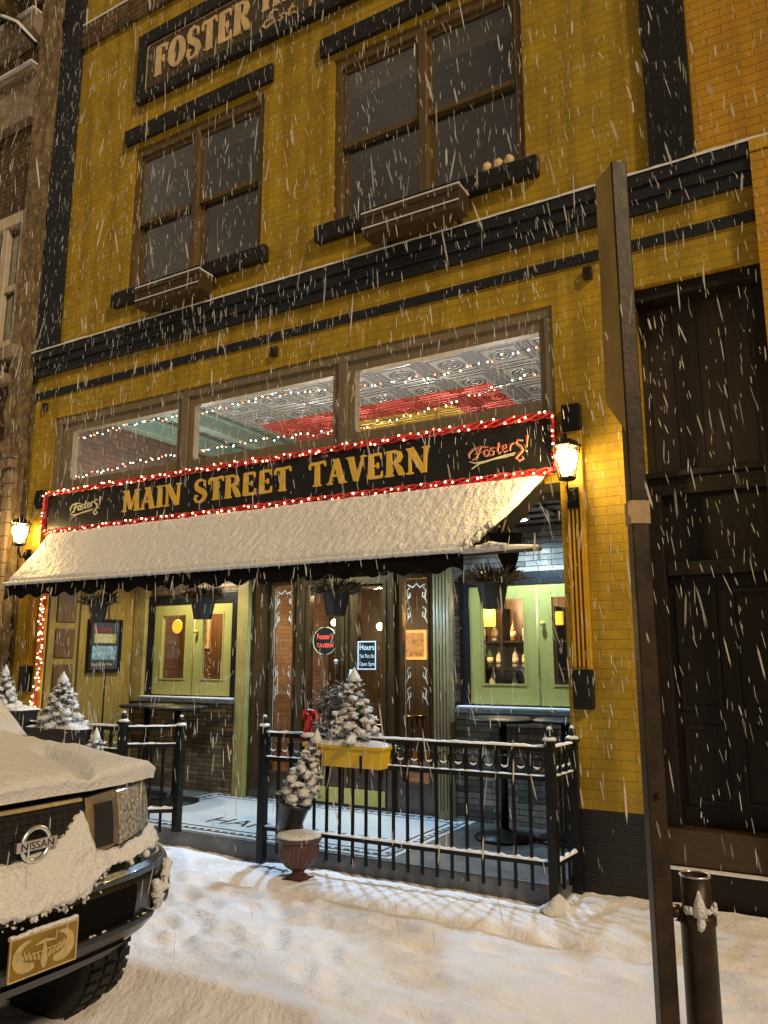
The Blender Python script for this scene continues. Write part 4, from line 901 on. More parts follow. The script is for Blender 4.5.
# recess down lights
for i, (x, y) in enumerate(((-2.42, .80), (-4.55, .75), (-6.5, .75))):
    s = thing('down_light', (x, y, 2.84), ('glowing round down light above the right hand window', 'round down light above the entrance doors', 'round down light above the left hand window')[i], 'down light', 'round lights in the recess ceiling')
    mb = MB(); mb.lathe([(.085, 2.843), (.09, 2.836), (.07, 2.832)], (x, y, 0), 20); put('trim_ring', mb, M_['white'], s)
    mb = MB(); mb.lathe([(.065, 2.828), (.03, 2.822), (.001, 2.82)], (x, y, 0), 16); put('lens', mb, M_['cool'], s)
    light('lamp_light', 'SPOT', (x, y, 2.80), ((.50, .76, 1.0), (.46, .74, 1.0), (.97, .92, .74))[i], (120, 230, 95)[i], s, .06, spot_size=R(165), spot_blend=.6)

# interior lamps
for i, (x, y, z, p) in enumerate(((-3.30, 1.95, 2.30, 22), (-3.08, 1.95, 2.30, 10), (-4.9, 1.9, 2.45, 9), (-7.35, 1.9, 2.45, 24))):
    s = thing('pendant_lamp', (x, y, z), ('left of two round pendant globes behind the right window', 'right of two round pendant globes behind the right window', 'pendant globe hanging inside behind the entrance doors', 'pendant globe hanging inside behind the left window')[i], 'pendant lamp', 'pendant lamps inside the bar')
    mb = MB(); mb.tube([(x, y, z + .05), (x, y, 4.70 if False else 2.95)], .006, 5); put('cord', mb, M_['blackplastic'], s)
    mb = MB(); mb.ball((x, y, z), .06, n=12); put('globe', mb, M_['globe'], s)
    light('lamp_light', 'POINT', (x, y - .1, z - .12), (1, .70, .36), p * 1.5, s, .06)
for i, x in enumerate((-6.6, -4.6, -2.6)):  # unseen lamps added to light the tin ceiling
    s = thing('added_uplight', (x, .75, 3.05), ('unseen up light added above the left of the recess, behind the transom', 'unseen up light added above the middle of the recess, behind the transom', 'unseen up light added above the right of the recess, behind the transom')[i], 'added lamp', 'up lights added behind the transom')
    mb = MB(); mb.lathe([(.04, 2.97), (.05, 3.05), (.045, 3.06)], (x, .75, 0), 12); put('housing', mb, M_['iron'], s)
    mb = MB(); mb.lathe([(.035, 3.062), (.001, 3.066)], (x, .75, 0), 12); put('lens', mb, M_['cool'], s)
    light('lamp_light', 'POINT', (x, .9, 3.25), (.97, .97, 1.0), 75, s, .05)

# ================================================================== BAR INTERIOR THINGS
def bar():
    s = thing('back_bar', (-2.9, 2.3, .12), 'dark back bar shelving with bottles behind the right hand window', 'shelf')
    mb = MB()
    for z in (1.25, 1.52, 1.80): mb.box(-3.75, -2.0, 2.22, 2.44, z - .02, z)
    for x in (-3.77, -3.2, -2.6, -2.0): mb.box(x, x + .03, 2.2, 2.445, .2, 2.15)
    put('shelving', mb, M_['baydark'], s)
    mb = MB(); mb.box(-3.77, -1.97, 2.15, 2.44, .14, 1.10); put('cabinet', mb, M_['doorwood'], s)
    def bottle(m):
        b = MB(); b.lathe([(.03, 0), (.034, .01), (.034, .14), (.012, .185), (.012, .235), (.014, .24)], n=10)
        b.cur = 1; b.lathe([(.0348, .04), (.0348, .11)], n=10)
        o = put('bottle', b, [m, M_['label']]); me = o.data; bpy.data.objects.remove(o); return me
    ms = [bottle(M_['bottle1']), bottle(M_['bottle2']), bottle(M_['bottle3'])]
    k = 0
    for r, (z, nm) in enumerate(((1.25, 'bottom'), (1.52, 'middle'), (1.80, 'top'))):
        x = -3.68
        while x < -2.08:
            if abs(x + 3.185) > .05 and abs(x + 2.585) > .05:
                o = bpy.data.objects.new('bottle', ms[random.randrange(3)]); COL.objects.link(o); o.location = (x, 2.32 + random.uniform(-.03, .04), z + .001)
                o.scale = (1, 1, random.uniform(.8, .98))
                tag(o, 'liquor bottle standing on the %s shelf of the back bar' % nm, 'bottle', 'bottles on the %s bar shelf' % nm)
            x += random.uniform(.085, .15)
    # lit yellow hanging signs
    for (x, z, w, h, lb) in ((-3.60, 1.98, .20, .15, 'small lit yellow sign above the bar shelf'), (-3.36, 1.95, .15, .28, 'tall lit yellow sign above the bar shelf'), (-2.55, 1.95, .08, .14, 'lit yellow sign seen in the right casement pane')):
        mb = MB(); mb.box(x, x + w, 2.10, 2.13, z, z + h); o = put('lit_sign', mb, M_['ysign'], origin=(x, 2.1, z), bevel=.01); tag(o, lb, 'lit sign')
    mb = MB(); mb.box(-3.62, -3.36, 2.10, 2.12, 1.80, 1.92); o = put('red_sign', mb, M_['red'], origin=(-3.5, 2.1, 1.8)); tag(o, 'dull red sign under the yellow signs in the bar', 'sign')
    # pictures on the partition
    for (x, z, w, h, lb) in ((-7.95, 1.75, .42, .45, 'framed picture on the wall inside behind the left window'), (-7.25, 1.8, .28, .45, 'narrow framed picture on the wall inside behind the left window'), (-7.30, 1.28, .2, .3, 'small framed picture low on the inner wall beside the left window')):
        s = thing('wall_picture', (x + w / 2, 2.44, z), lb, 'picture')
        mb = MB(); mb.frame(x, x + w, z, z + h, .03, 2.41, 2.449); put('frame', mb, M_['creamletter'], s)
        mb = MB(); mb.box(x + .03, x + w - .03, 2.43, 2.449, z + .03, z + h - .03); put('print', mb, M_['picture'], s)
    for (x, z, w, h, lb) in ((-7.95, 1.45, .5, .55, 'gold framed picture deep inside, seen through the left side light, lower one'), (-7.9, 2.2, .45, .5, 'gold framed print deep inside, seen through the left side light, upper one'), (-6.7, 1.6, .6, .5, 'wide framed picture on the rear panelling behind the door')):
        s = thing('wall_picture', (x + w / 2, 6.19, z), lb, 'picture')
        mb = MB(); mb.frame(x, x + w, z, z + h, .05, 6.15, 6.199); put('frame', mb, M_['creamletter'], s)
        mb = MB(); mb.box(x + .05, x + w - .05, 6.17, 6.199, z + .05, z + h - .05); put('print', mb, M_['picture'], s)
    for (x, y, z, lb) in ((-6.1, 4.6, 2.1, 'pendant globe deep inside the bar, left of the hours sign'), (-5.35, 5.2, 2.0, 'pendant globe deep inside the bar, right of the hours sign'), (-7.2, 5.0, 2.2, 'pendant globe deep inside the bar behind the oval sign')):
        s = thing('pendant_lamp', (x, y, z), lb, 'pendant lamp', 'pendant lamps inside the bar')
        mb = MB(); mb.tube([(x, y, z + .05), (x, y, 4.6)], .006, 5); put('cord', mb, M_['blackplastic'], s)
        mb = MB(); mb.ball((x, y, z), .055, n=12); put('globe', mb, M_['globe'], s)
        light('lamp_light', 'POINT', (x, y, z - .12), (1, .62, .26), 45, s, .06)
    for (x, y, lb) in ((-5.9, 3.6, 'dark wooden stool inside in line with the left door'), (-5.3, 4.2, 'dark wooden stool inside in line with the right door')):
        s = thing('bar_stool', (x, y, .12), lb, 'stool', 'stools inside the bar')
        mb = MB(); mb.lathe([(.16, .80), (.17, .82), (.16, .84)], (x, y, 0), 16); put('seat', mb, M_['doorwood'], s)
        for k in range(4): a = PI / 4 + k * PI / 2; mb = MB(); mb.tube([(x + .11 * math.cos(a), y + .11 * math.sin(a), .8), (x + .18 * math.cos(a), y + .18 * math.sin(a), .12)], .014, 6); put('leg', mb, M_['doorwood'], s)
    mb = MB(); mb.lathe([(.085, 1.70), (.09, 1.695), (.085, 1.69)], (-7.42, 0, 2.02), 24, 'y'); o = put('round_sign', mb, M_['ysign'], origin=(-7.5, 1.7, 1.98)); tag(o, 'round yellow lit sign hanging behind the left casement window', 'lit sign')
bar()

# ================================================================== AWNING
def awning():
    s = thing('awning', (-4.8, -.05, 2.95), 'snow covered black canvas awning with scalloped valance, torn at its right end', 'awning')
    zt, zb, yb = 3.0, 2.37, -.56
    xl, xr = -7.72, -1.89
    # right lower corner is torn: fabric stops short along the front bar
    def xe(v):  # right edge of the canvas at fraction v down the slope
        return xr - .47 * max(0, v) ** 1.1 + .008 * noise.noise(Vector((v * 9, 3, 0)))
    def C(u, v, o=0):
        x = xl + (xe(v) - xl) * u
        sag = .012 * math.sin(v * PI) * (1 + noise.noise(Vector((x * 1.5, v, 0))))
        return (x, -.05 + (yb + .05) * v - .75 * o, zt + (zb - zt) * v - sag + .66 * o)
    mb = MB(); mb.grid(lambda u, v: C(u, v), 120, 10); mb.grid(lambda u, v: C(u, 1 - v, -.006), 120, 10)
    put('canopy', mb, M_['canvas'], s)
    # snow blanket
    def Sn(u, v):
        x, y, z = C(u, v)
        e = min(1, min(u * 90, (1 - u) * 150) + .0) ** .6 * min(1, v * 14 + .15) * min(1, (1 - v) * 16 + .0)
        th = e * (.050 + .013 * noise.noise(Vector((x * 1.6, v * 2.5, 1))) + .007 * noise.noise(Vector((x * 16, v * 11, 2))) + .006 * noise.noise(Vector((x * 38, v * 22, 5))))
        return (x - (.01 if u == 0 else 0), y - .75 * th, z + .66 * th + .002)
    mb = MB(); mb.grid(Sn, 560, 52)
    # rolled lip of snow on the front edge
    put('snow_layer', mb, M_['snow_awn'], s)
    mb = MB(); n = 300
    mb.tube([(xl + (xe(1) - xl) * i / n, yb - .022, zb + .022 + .006 * noise.noise(Vector((i * .35, 0, 0)))) for i in range(n + 1)], [.020 + .007 * noise.noise(Vector((i * .5, 9, 0))) for i in range(n + 1)], 8)
    put('snow_lip', mb, M_['snow_awn'], s)
    # valance with scallops
    mb = MB(); xs = 360
    def V(u, v):
        x = xl + (xe(1) - xl) * u
        d = .13 + .022 * math.cos(2 * PI * (x - xl) / .27)
        return (x, yb - .004 + .012 * math.sin(x * 9) * v, zb + .01 - d * v)
    mb.grid(V, xs, 4); put('valance', mb, M_['canvas'], s)
    mb = MB()
    mb.grid(lambda u, v: (xl + (xe(1) - xl) * u, yb + .01, V(u, 1)[2] + .004 + .012 * v), xs, 1); put('valance_hem', mb, M_['cream'], s)
    # frame: front bar, arms
    mb = MB(); mb.tube([(xl, yb + .02, zb - .005), (-1.78, yb + .02, zb - .005)], .016, 8)
    for x in (xl + .02, -5.8, -3.9, -2.12): mb.tube([(x, -.05, zt - .03), (x, yb + .02, zb - .005)], .011, 6); mb.tube([(x, -.02, 2.45), (x, yb + .02, zb - .005)], .009, 6)
    put('front_bar', mb, M_['bayboard'], s)
    mb = MB(); mb.tube([(-2.38, yb - .0, zb + .012), (-2.1, yb + .01, zb + .022), (-1.8, yb + .02, zb + .012)], [.02, .028, .012], 8); put('snow_cap', mb, M_['snow'], s)
    # torn hanging flap of canvas at the right end
    def F1(u, v):  # strip following the slope, curled under
        y = -.06 + (yb + .06) * (.05 + .95 * v); x = xe(v) + .045 * u * math.sin(v * PI) ** .5; return (x, y + .02 * u, zt + (zb - zt) * (.05 + .95 * v) - .09 * u * math.sin(v * PI) ** .5 - .01 + .012 * noise.noise(Vector((u * 6, v * 9, 0))))
    mb = MB(); mb.grid(F1, 6, 24)
    def F2(u, v): # triangular rag hanging down
        return (-2.22 + .30 * u * (1 - v * .75) + .10 * v, yb + .06 + .04 * math.sin(u * 6 + v * 3), zb + .16 - .04 * u - .36 * v * (.35 + .65 * u) + .02 * noise.noise(Vector((u * 5, v * 5, 7))))
    mb.grid(F2, 12, 14); put('torn_flap', mb, M_['canvas'], s)
    mb = MB()
    for i in range(40):
        v = .66 + .32 * i / 40; mb.ball((xe(v) + .0 + random.uniform(-.015, .015), -.05 + (yb + .05) * v - .02, zt + (zb - zt) * v + .025 + random.uniform(-.01, .01)), random.uniform(.012, .026), n=8, rough=1.0, seed=i * 1.9)
    for i in range(12): mb.ball((-2.26 + .24 * i / 12, yb + .0, zb + .045 - .02 * abs(i - 6) / 6), random.uniform(.016, .03), n=6, rough=.5, seed=i)
    put('snow_cap', mb, M_['snow_rough'], s)
awning()

# ================================================================== HANGING BASKETS, WINDOW BOXES
def basket(x, y, z, seed, label, sc_=.93, mat_='plantdark'):
    random.seed(seed)
    s = thing('hanging_basket', (x, y, z), label, 'hanging basket', 'hanging baskets under the awning')
    mb = MB(); r = .125 * sc_
    mb.lathe([(r * .62, z - .19), (r * .68, z - .188), (r * .98, z - .01), (r * 1.08, z - .01), (r * 1.08, z + .012), (r * .95, z + .012), (r * .9, z - .02)], (x, y, 0), 18); put('pot', mb, M_['blackplastic'], s)
    mb = MB()
    for k in range(3):
        a = 2 * PI * k / 3 + .4; mb.tube([(x + r * math.cos(a), y + r * math.sin(a), z), (x, y, z + .26)], .003, 4)
    mb.tube([(x, y, z + .26), (x, y, z + .42)], .004, 4); put('hanger', mb, M_['iron'], s)
    mb = MB()
    for i in range(460):
        a = random.uniform(0, 2 * PI); rr = random.uniform(.02, r * 1.0); p = Vector((x + rr * math.cos(a), y + rr * math.sin(a), z - .01)); ln = random.uniform(.06, .21)
        d = Vector((math.cos(a) * random.uniform(.2, 1.1), math.sin(a) * random.uniform(.2, 1.1), random.uniform(.1, 1.0))).normalized()
        side = d.cross(Vector((random.random(), random.random(), random.random()))).normalized() * random.uniform(.005, .013)
        q = p + d * ln * .6; e = p + d * ln + Vector((0, 0, -.04 * random.random()))
        mb.add([p - side * .3, p + side * .3, q + side, q - side], [(0, 1, 2, 3)]); mb.add([q - side, q + side, e], [(0, 1, 2)])
    put('foliage', mb, M_[mat_], s)
    mb = MB()
    for i in range(16):
        a = random.uniform(0, 2 * PI); rr = random.uniform(0, r * 1.1); mb.ball((x + rr * math.cos(a), y + rr * math.sin(a), z + random.uniform(.02, .08)), random.uniform(.012, .028), (1.3, 1.3, .5), n=6, rough=.5, seed=i)
    put('snow_cap', mb, M_['snow'], s)
basket(-6.41, -.42, 2.15, 1, 'black hanging basket with brown foliage in front of the framed poster', .78)
basket(-5.02, -.42, 2.15, 2, 'black hanging basket in front of the left green casement window')
basket(-3.57, -.42, 2.14, 3, 'black hanging basket in front of the entrance doors')
basket(-2.20, -.42, 2.155, 4, 'black hanging basket in front of the right green casement window')
for i, (x0, x1) in enumerate(((-6.30, -5.38), (-3.42, -2.46))):
    s = thing('window_box', ((x0 + x1) / 2, -.2, 5.34), ('empty planter box with snowy rim under the left upper window', 'empty planter box with snowy rim under the right upper window')[i], 'window box', 'planter boxes below the upper windows')
    mb = MB(); mb.box(x0, x1, -.30, -.285, 5.34, 5.54); mb.box(x0, x1, -.115, -.10, 5.34, 5.54); mb.box(x0, x0 + .015, -.285, -.115, 5.34, 5.54); mb.box(x1 - .015, x1, -.285, -.115, 5.34, 5.54); mb.box(x0 + .015, x1 - .015, -.285, -.115, 5.34, 5.36); mb.box(x0 + .015, x1 - .015, -.285, -.115, 5.40, 5.47); mb.box(x0 - .01, x1 + .01, -.31, -.301, 5.50, 5.545)
    mb.box(x0 + .1, x0 + .14, -.10, -.0, 5.36, 5.40); mb.box(x1 - .14, x1 - .1, -.10, -.0, 5.36, 5.40)
    put('trough', mb, M_['bayboard'], s, bevel=.004)
    mb = MB(); mb.box(x0 - .008, x1 + .008, -.312, -.28, 5.546, 5.562); mb.box(x1 - .025, x1 + .006, -.28, -.10, 5.542, 5.558); mb.box(x0 - .006, x1 + .006, -.12, -.095, 5.542, 5.556); mb.box(x0, x1, -.316, -.302, 5.398, 5.408); put('snow_cap', mb, M_['snow'], s, bevel=.006)
for i in range(3):
    mb = MB(); mb.ball((0, 0, .045), .045, (1, 1, 1), n=10, rough=.3, seed=i); mb.tube([(0, 0, .08), (.005, 0, .10)], .006, 5)
    o = put('ornament', mb, M_['creamletter']); o.location = (-2.30 + i * .10, -.05, 5.745); tag(o, 'small round pale ornament on the sill of the right upper window', 'ornament', 'ornaments on the upper sill')

# ================================================================== FENCES
I = M_['iron']
def post(parent, x, y, h=1.04, z0=0.0, w=.032):
    mb = MB(); mb.box(x - w, x + w, y - w, y + w, z0, h); mb.box(x - w - .012, x + w + .012, y - w - .012, y + w + .012, h, h + .018)
    mb.lathe([(.022, h + .018), (.012, h + .03), (.024, h + .05), (.027, h + .07), (.02, h + .09), (.006, h + .105)], (x, y, 0), 10)
    p = put('post', mb, I, parent, bevel=.003)
    mb = MB(); mb.ball((x, y, h + .028), w * 1.35, (1.1, 1.1, .42), n=10, rough=.25, seed=x); mb.ball((x, y, h + .10), .018, (1, 1, .8), n=7); put('snow_cap', mb, M_['snow'], p)
def rail(parent, a, b, z, h=.018, w=.016, snow=.016):
    a = Vector(a); b = Vector(b); d = (b - a).normalized(); n = Vector((-d.y, d.x)) * w
    vs = [(*(a - n), z - h), (*(b - n), z - h), (*(b + n), z - h), (*(a + n), z - h), (*(a - n), z + h), (*(b - n), z + h), (*(b + n), z + h), (*(a + n), z + h)]
    mb = MB(); mb.add(vs, [(0, 3, 2, 1), (4, 5, 6, 7), (0, 1, 5, 4), (1, 2, 6, 5), (2, 3, 7, 6), (3, 0, 4, 7)])
    r = put('rail', mb, I, parent)
    if snow:
        L_ = (b - a).length; k = max(4, int(L_ / .03)); mb = MB()
        nn = n * 1.25
        def P(u, v):
            p = a.lerp(b, u) + nn * (2 * v - 1); e = math.sin(PI * min(1, max(0, v))) ** .5
            drift = snow * (.75 + .5 * noise.noise(Vector((u * L_ * 14, z * 5, a.x)))) + (snow * .9 * ((u * L_ / .119) % 1.0) ** 2 if z < .5 else 0)
            return (p.x, p.y, z + h - .003 + e * drift)
        mb.grid(P, k, 5); put('snow_cap', mb, M_['snow'], r)
def panel(parent, a, b, rings=True, sp=.119, zb=.09, skip=0):
    a = Vector(a); b = Vector(b); L_ = (b - a).length; n = max(1, int(round(L_ / sp)) - 1)
    rail(parent, a, b, 1.0, snow=.02); rail(parent, a, b, .81, snow=.010, w=.014); rail(parent, a, b, .27, h=.016)
    first = None; ring0 = None
    for i in range(1, n + 1):
        p = a.lerp(b, i / (n + 1))
        if first is None:
            mb = MB(); mb.box(p.x - .0095, p.x + .0095, p.y - .0095, p.y + .0095, zb, .795); mb.box(p.x - .0095, p.x + .0095, p.y - .0095, p.y + .0095, .825, .985)
            first = put('bar', mb, I, parent); p0 = p
        else: dup(first, parent, (p.x - p0.x, p.y - p0.y, 0))
    if rings:
        ang = math.atan2(b.y - a.y, b.x - a.x)
        for i in range(0, n + 1):
            p = a.lerp(b, (i + .5) / (n + 1)); d = (b - a).normalized()
            if ring0 is None:
                mb = MB(); c = [(p.x + .042 * math.cos(t) * d.x, p.y + .042 * math.cos(t) * d.y, .905 + .042 * math.sin(t)) for t in [2 * PI * k / 16 for k in range(17)]]
                mb.tube(c, .0055, 5, False)
                for sx in (-1, 1): mb.tube([(p.x + sx * .042 * d.x, p.y + sx * .042 * d.y, .905), (p.x + sx * .055 * d.x, p.y + sx * .055 * d.y, .905)], .009, 5)
                ring0 = put('ring', mb, I, parent)
                mb = MB(); mb.tube([(p.x + .034 * math.cos(t) * d.x, p.y + .034 * math.cos(t) * d.y, .905 + .034 * math.sin(t)) for t in [PI * (1.2 + .6 * k / 6) for k in range(7)]], [.002, .006, .008, .009, .008, .006, .002], 5)
                sn0 = put('snow_cap', mb, M_['snow'], ring0); q0 = p
            else:
                r = dup(ring0, parent, (p.x - q0.x, p.y - q0.y, 0)); dup(sn0, r, (0, 0, 0))
def fences():
    s = thing('iron_fence', (-3.0, -.47, 0), 'black iron fence with a row of rings, right of the walkway, carrying the yellow planter', 'fence')
    post(s, -4.21, -.50); post(s, -1.80, -.45); post(s, -1.765, -.05, 1.02)
    panel(s, (-4.175, -.50), (-1.835, -.45)); panel(s, (-1.79, -.42), (-1.766, -.09), sp=.11, zb=.09)
    s = thing('iron_fence', (-5.5, -.6, 0), 'black iron fence left of the walkway, partly hidden by the parked car', 'fence')
    post(s, -5.22, -.42, 1.0, .12); post(s, -5.60, -.74); post(s, -7.76, -.74, 1.0)
    a, b = (-5.575, -.70), (-5.245, -.45)
    rail(s, a, b, 1.0, snow=.016); rail(s, a, b, .85, snow=.014); rail(s, a, b, .30)
    for t in (.25, .5, .75):
        x, y = a[0] + (b[0] - a[0]) * t, a[1] + (b[1] - a[1]) * t
        mb = MB(); mb.box(x - .009, x + .009, y - .009, y + .009, .12, .835); put('bar', mb, I, s)
    for t in (.35, .65):
        x, y = a[0] + (b[0] - a[0]) * t, a[1] + (b[1] - a[1]) * t
        mb = MB(); mb.tube([(x - .04, y - .03, .87), (x - .01, y - .01, .885), (x, y, .93), (x + .03, y + .02, .92), (x + .025, y + .02, .89)], .006, 5); put('scroll', mb, I, s)
    panel(s, (-7.73, -.74), (-5.635, -.74))
fences()

# ================================================================== SNOWY CONIFERS / PLANTERS
def conifer(name, base, h, r, label, seed, lean=(0, 0), group=None, pot=None):
    random.seed(seed); x, y, z = base
    s = thing(name, base, label, 'small tree', group)
    ax = Vector((lean[0], lean[1], 1))
    mb = MB(); mb.tube([(x, y, z - .02), (x + ax.x * h * .5, y + ax.y * h * .5, z + h * .5), (x + ax.x * h * .96, y + ax.y * h * .96, z + h * .96)], [.014, .009, .003], 6); put('trunk', mb, M_['bark'], s)
    mb = MB(); sn = MB(); nb = int(58 * (h / .6) ** 1.1)
    for i in range(nb):
        t = (i + .5) / nb; t = t ** .86; hh = .04 + .92 * t * h / h
        zz = z + h * hh; rr = r * (1 - t) ** .82 * random.uniform(.75, 1.08) + .012; a = i * 2.399 + random.uniform(-.3, .3)
        c = Vector((x + ax.x * h * hh, y + ax.y * h * hh, zz)); tip = c + Vector((math.cos(a) * rr, math.sin(a) * rr, -.10 * rr - .02))
        d = tip - c; L_ = max(.02, d.length)
        for k in range(int(16 + L_ * 420)):
            q = c + d * random.uniform(.3, 1.25); nd = (d.normalized() * .7 + Vector((random.uniform(-1, 1), random.uniform(-1, 1), random.uniform(-.8, 1.0)))).normalized() * random.uniform(.028, .058)
            w = nd.cross(Vector((random.random(), random.random(), 1))).normalized() * .0038
            mb.add([q - w, q + w, q + nd], [(0, 1, 2)])
        # snow pads on the bough
        m = 1 + int(L_ / .05)
        for k in range(m):
            f = (.45 + .55 * (k + 1) / m); q = c + d * f
            for kk in range(2):
                rad = (.012 + .019 * (rr / max(r, .01))) * random.uniform(.6, 1.35)
                sn.ball((q.x + random.uniform(-.022, .022), q.y + random.uniform(-.022, .022), q.z + .012 + random.uniform(-.012, .014)), rad, (random.uniform(.9, 1.4), random.uniform(.9, 1.4), random.uniform(.5, .8)), n=8, rough=1.1, seed=i + k * .37 + kk * 3.1)
    tp = (x + ax.x * h, y + ax.y * h, z + h)
    sn.lathe([(.034 * r / .15 + .008, -.055), (.03 * r / .15 + .006, -.02), (.014, .03), (.002, .055)], tp, 9)
    put('needles', mb, M_['needle'], s); put('snow_cover', sn, M_['snow_rough'], s)
    return s
def planter(x0, x1, y0, y1, z0, z1, m, label, cat='planter'):
    s = thing('planter_box', ((x0 + x1) / 2, (y0 + y1) / 2, z0), label, cat)
    mb = MB(); tp = .025
    o = [(x0 + tp, y0 + tp, z0), (x1 - tp, y0 + tp, z0), (x1 - tp, y1 - tp, z0), (x0 + tp, y1 - tp, z0), (x0, y0, z1), (x1, y0, z1), (x1, y1, z1), (x0, y1, z1)]
    mb.add(o, [(0, 3, 2, 1), (0, 1, 5, 4), (1, 2, 6, 5), (2, 3, 7, 6), (3, 0, 4, 7)])
    mb.box(x0 - .012, x1 + .012, y0 - .012, y1 + .012, z1 - .02, z1 + .004); put('trough', mb, m, s, bevel=.005)
    mb = MB(); mb.grid(lambda u, v: (x0 - .014 + (x1 - x0 + .028) * u, y0 - .014 + (y1 - y0 + .028) * v, z1 + .002 + .05 * (math.sin(PI * u) * math.sin(PI * v)) ** .35 * (.8 + .5 * noise.noise(Vector((u * 6, v * 3, x0))))), 24, 12); put('snow_cap', mb, M_['snow_rough'], s)
    return s
pl = planter(-3.72, -3.02, -.62, -.42, .80, .96, M_['yplastic'], 'bright yellow planter box hung on the fence rail, heaped with snow')
for x in (-3.55, -3.2):
    mb = MB(); mb.box(x, x + .02, -.645, -.636, .77, .90); put('bracket', mb, I, pl)
conifer('small_conifer', (-3.34, -.50, .97), .52, .20, 'snow laden little conifer standing in the yellow planter box', 21)
pl = planter(-6.70, -6.0, -.90, -.66, .84, .98, M_['blackplastic'], 'dark planter box on the left fence rail, heaped with snow')
conifer('small_conifer', (-6.37, -.80, .98), .46, .20, 'snow laden conifer in the dark planter box behind the car bonnet', 22)
conifer('small_conifer', (-5.66, -.98, .50), .47, .14, 'smallest snowy conifer between the car bonnet and the left fence post', 23)
mb = MB(); mb.lathe([(.10, 0), (.11, .01), (.15, .46), (.165, .46), (.165, .49), (.14, .49), (.13, .47)], (-5.66, -.98, .01), 18); o = put('tall_pot', mb, M_['blackplastic'], origin=(-5.66, -.98, .01)); tag(o, 'tall black pot holding the smallest conifer by the left fence', 'pot')
pl = planter(-7.32, -6.86, -.92, -.66, .86, 1.12, M_['blackplastic'], 'dark planter at the left edge behind the car windscreen')
conifer('small_conifer', (-7.24, -.80, 1.12), .38, .15, 'snowy conifer at the far left edge of the picture', 24)

# urn, tipped pot, wreath
def urn_():
    s = thing('urn', (-3.66, -.75, 0), 'oxblood fluted urn filled with snow on the pavement before the fence', 'urn')
    n = 28; prof = [(.075, .0), (.08, .025), (.045, .05), (.05, .07), (.10, .10), (.145, .16), (.155, .22), (.150, .265), (.170, .28), (.172, .305), (.150, .305), (.140, .28)]
    mb = MB(); vs = []; fs = []
    for r, h in prof:
        for k in range(n * 2):
            t = PI * k / n; rr = r * (1 - (.05 * (k % 2 == 0) if .08 < h < .26 else 0)); vs.append((-3.66 + rr * math.cos(t), -.75 + rr * math.sin(t), h))
    for i in range(len(prof) - 1):
        for k in range(2 * n): fs.append((i * 2 * n + k, i * 2 * n + (k + 1) % (2 * n), (i + 1) * 2 * n + (k + 1) % (2 * n), (i + 1) * 2 * n + k))
    mb.add(vs, fs); mb.box(-3.745, -3.575, -.835, -.665, .0, .018); put('bowl', mb, M_['urn'], s)
    mb = MB(); mb.lathe([(.168, .307), (.16, .325), (.10, .335), (.001, .34)], (-3.66, -.75, 0), 24); put('snow_fill', mb, M_['snow_rough'], s)
urn_()
def tipped():
    s = thing('tipped_pot', (-3.80, -.62, .27), 'black nursery pot tipped against the fence above the urn', 'pot')
    ax = Vector((.30, -.02, .95)).normalized(); a = ax.cross(Vector((0, 1, 0))).normalized(); b = ax.cross(a)
    mb = MB(); vs = []; n = 20
    prof = [(.0, .0), (.085, .0), (.09, .01), (.12, .22), (.135, .22), (.135, .25), (.118, .25), (.10, .235)]
    o = Vector((-3.85, -.64, .30))
    for r, h in prof:
        for k in range(n): t = 2 * PI * k / n; vs.append(o + ax * h + (a * math.cos(t) + b * math.sin(t)) * r)
    mb.add(vs, [(i * n + k, i * n + (k + 1) % n, (i + 1) * n + (k + 1) % n, (i + 1) * n + k) for i in range(len(prof) - 1) for k in range(n)], True); put('pot', mb, M_['blackplastic'], s)
    mb = MB()
    for i in range(30):
        t = random.uniform(0, 2 * PI); r = random.uniform(0, .1); p = o + ax * .25 + (a * math.cos(t) + b * math.sin(t)) * r; mb.ball(p, random.uniform(.02, .035), (1, 1, .7), n=7, rough=.5, seed=i)
    put('snow_cap', mb, M_['snow_rough'], s)
    p = o + ax * .235
    conifer('small_conifer', (p.x, p.y, p.z), .50, .15, 'leaning snowy conifer growing from the tipped black pot', 31, lean=(.36, .05))
tipped()
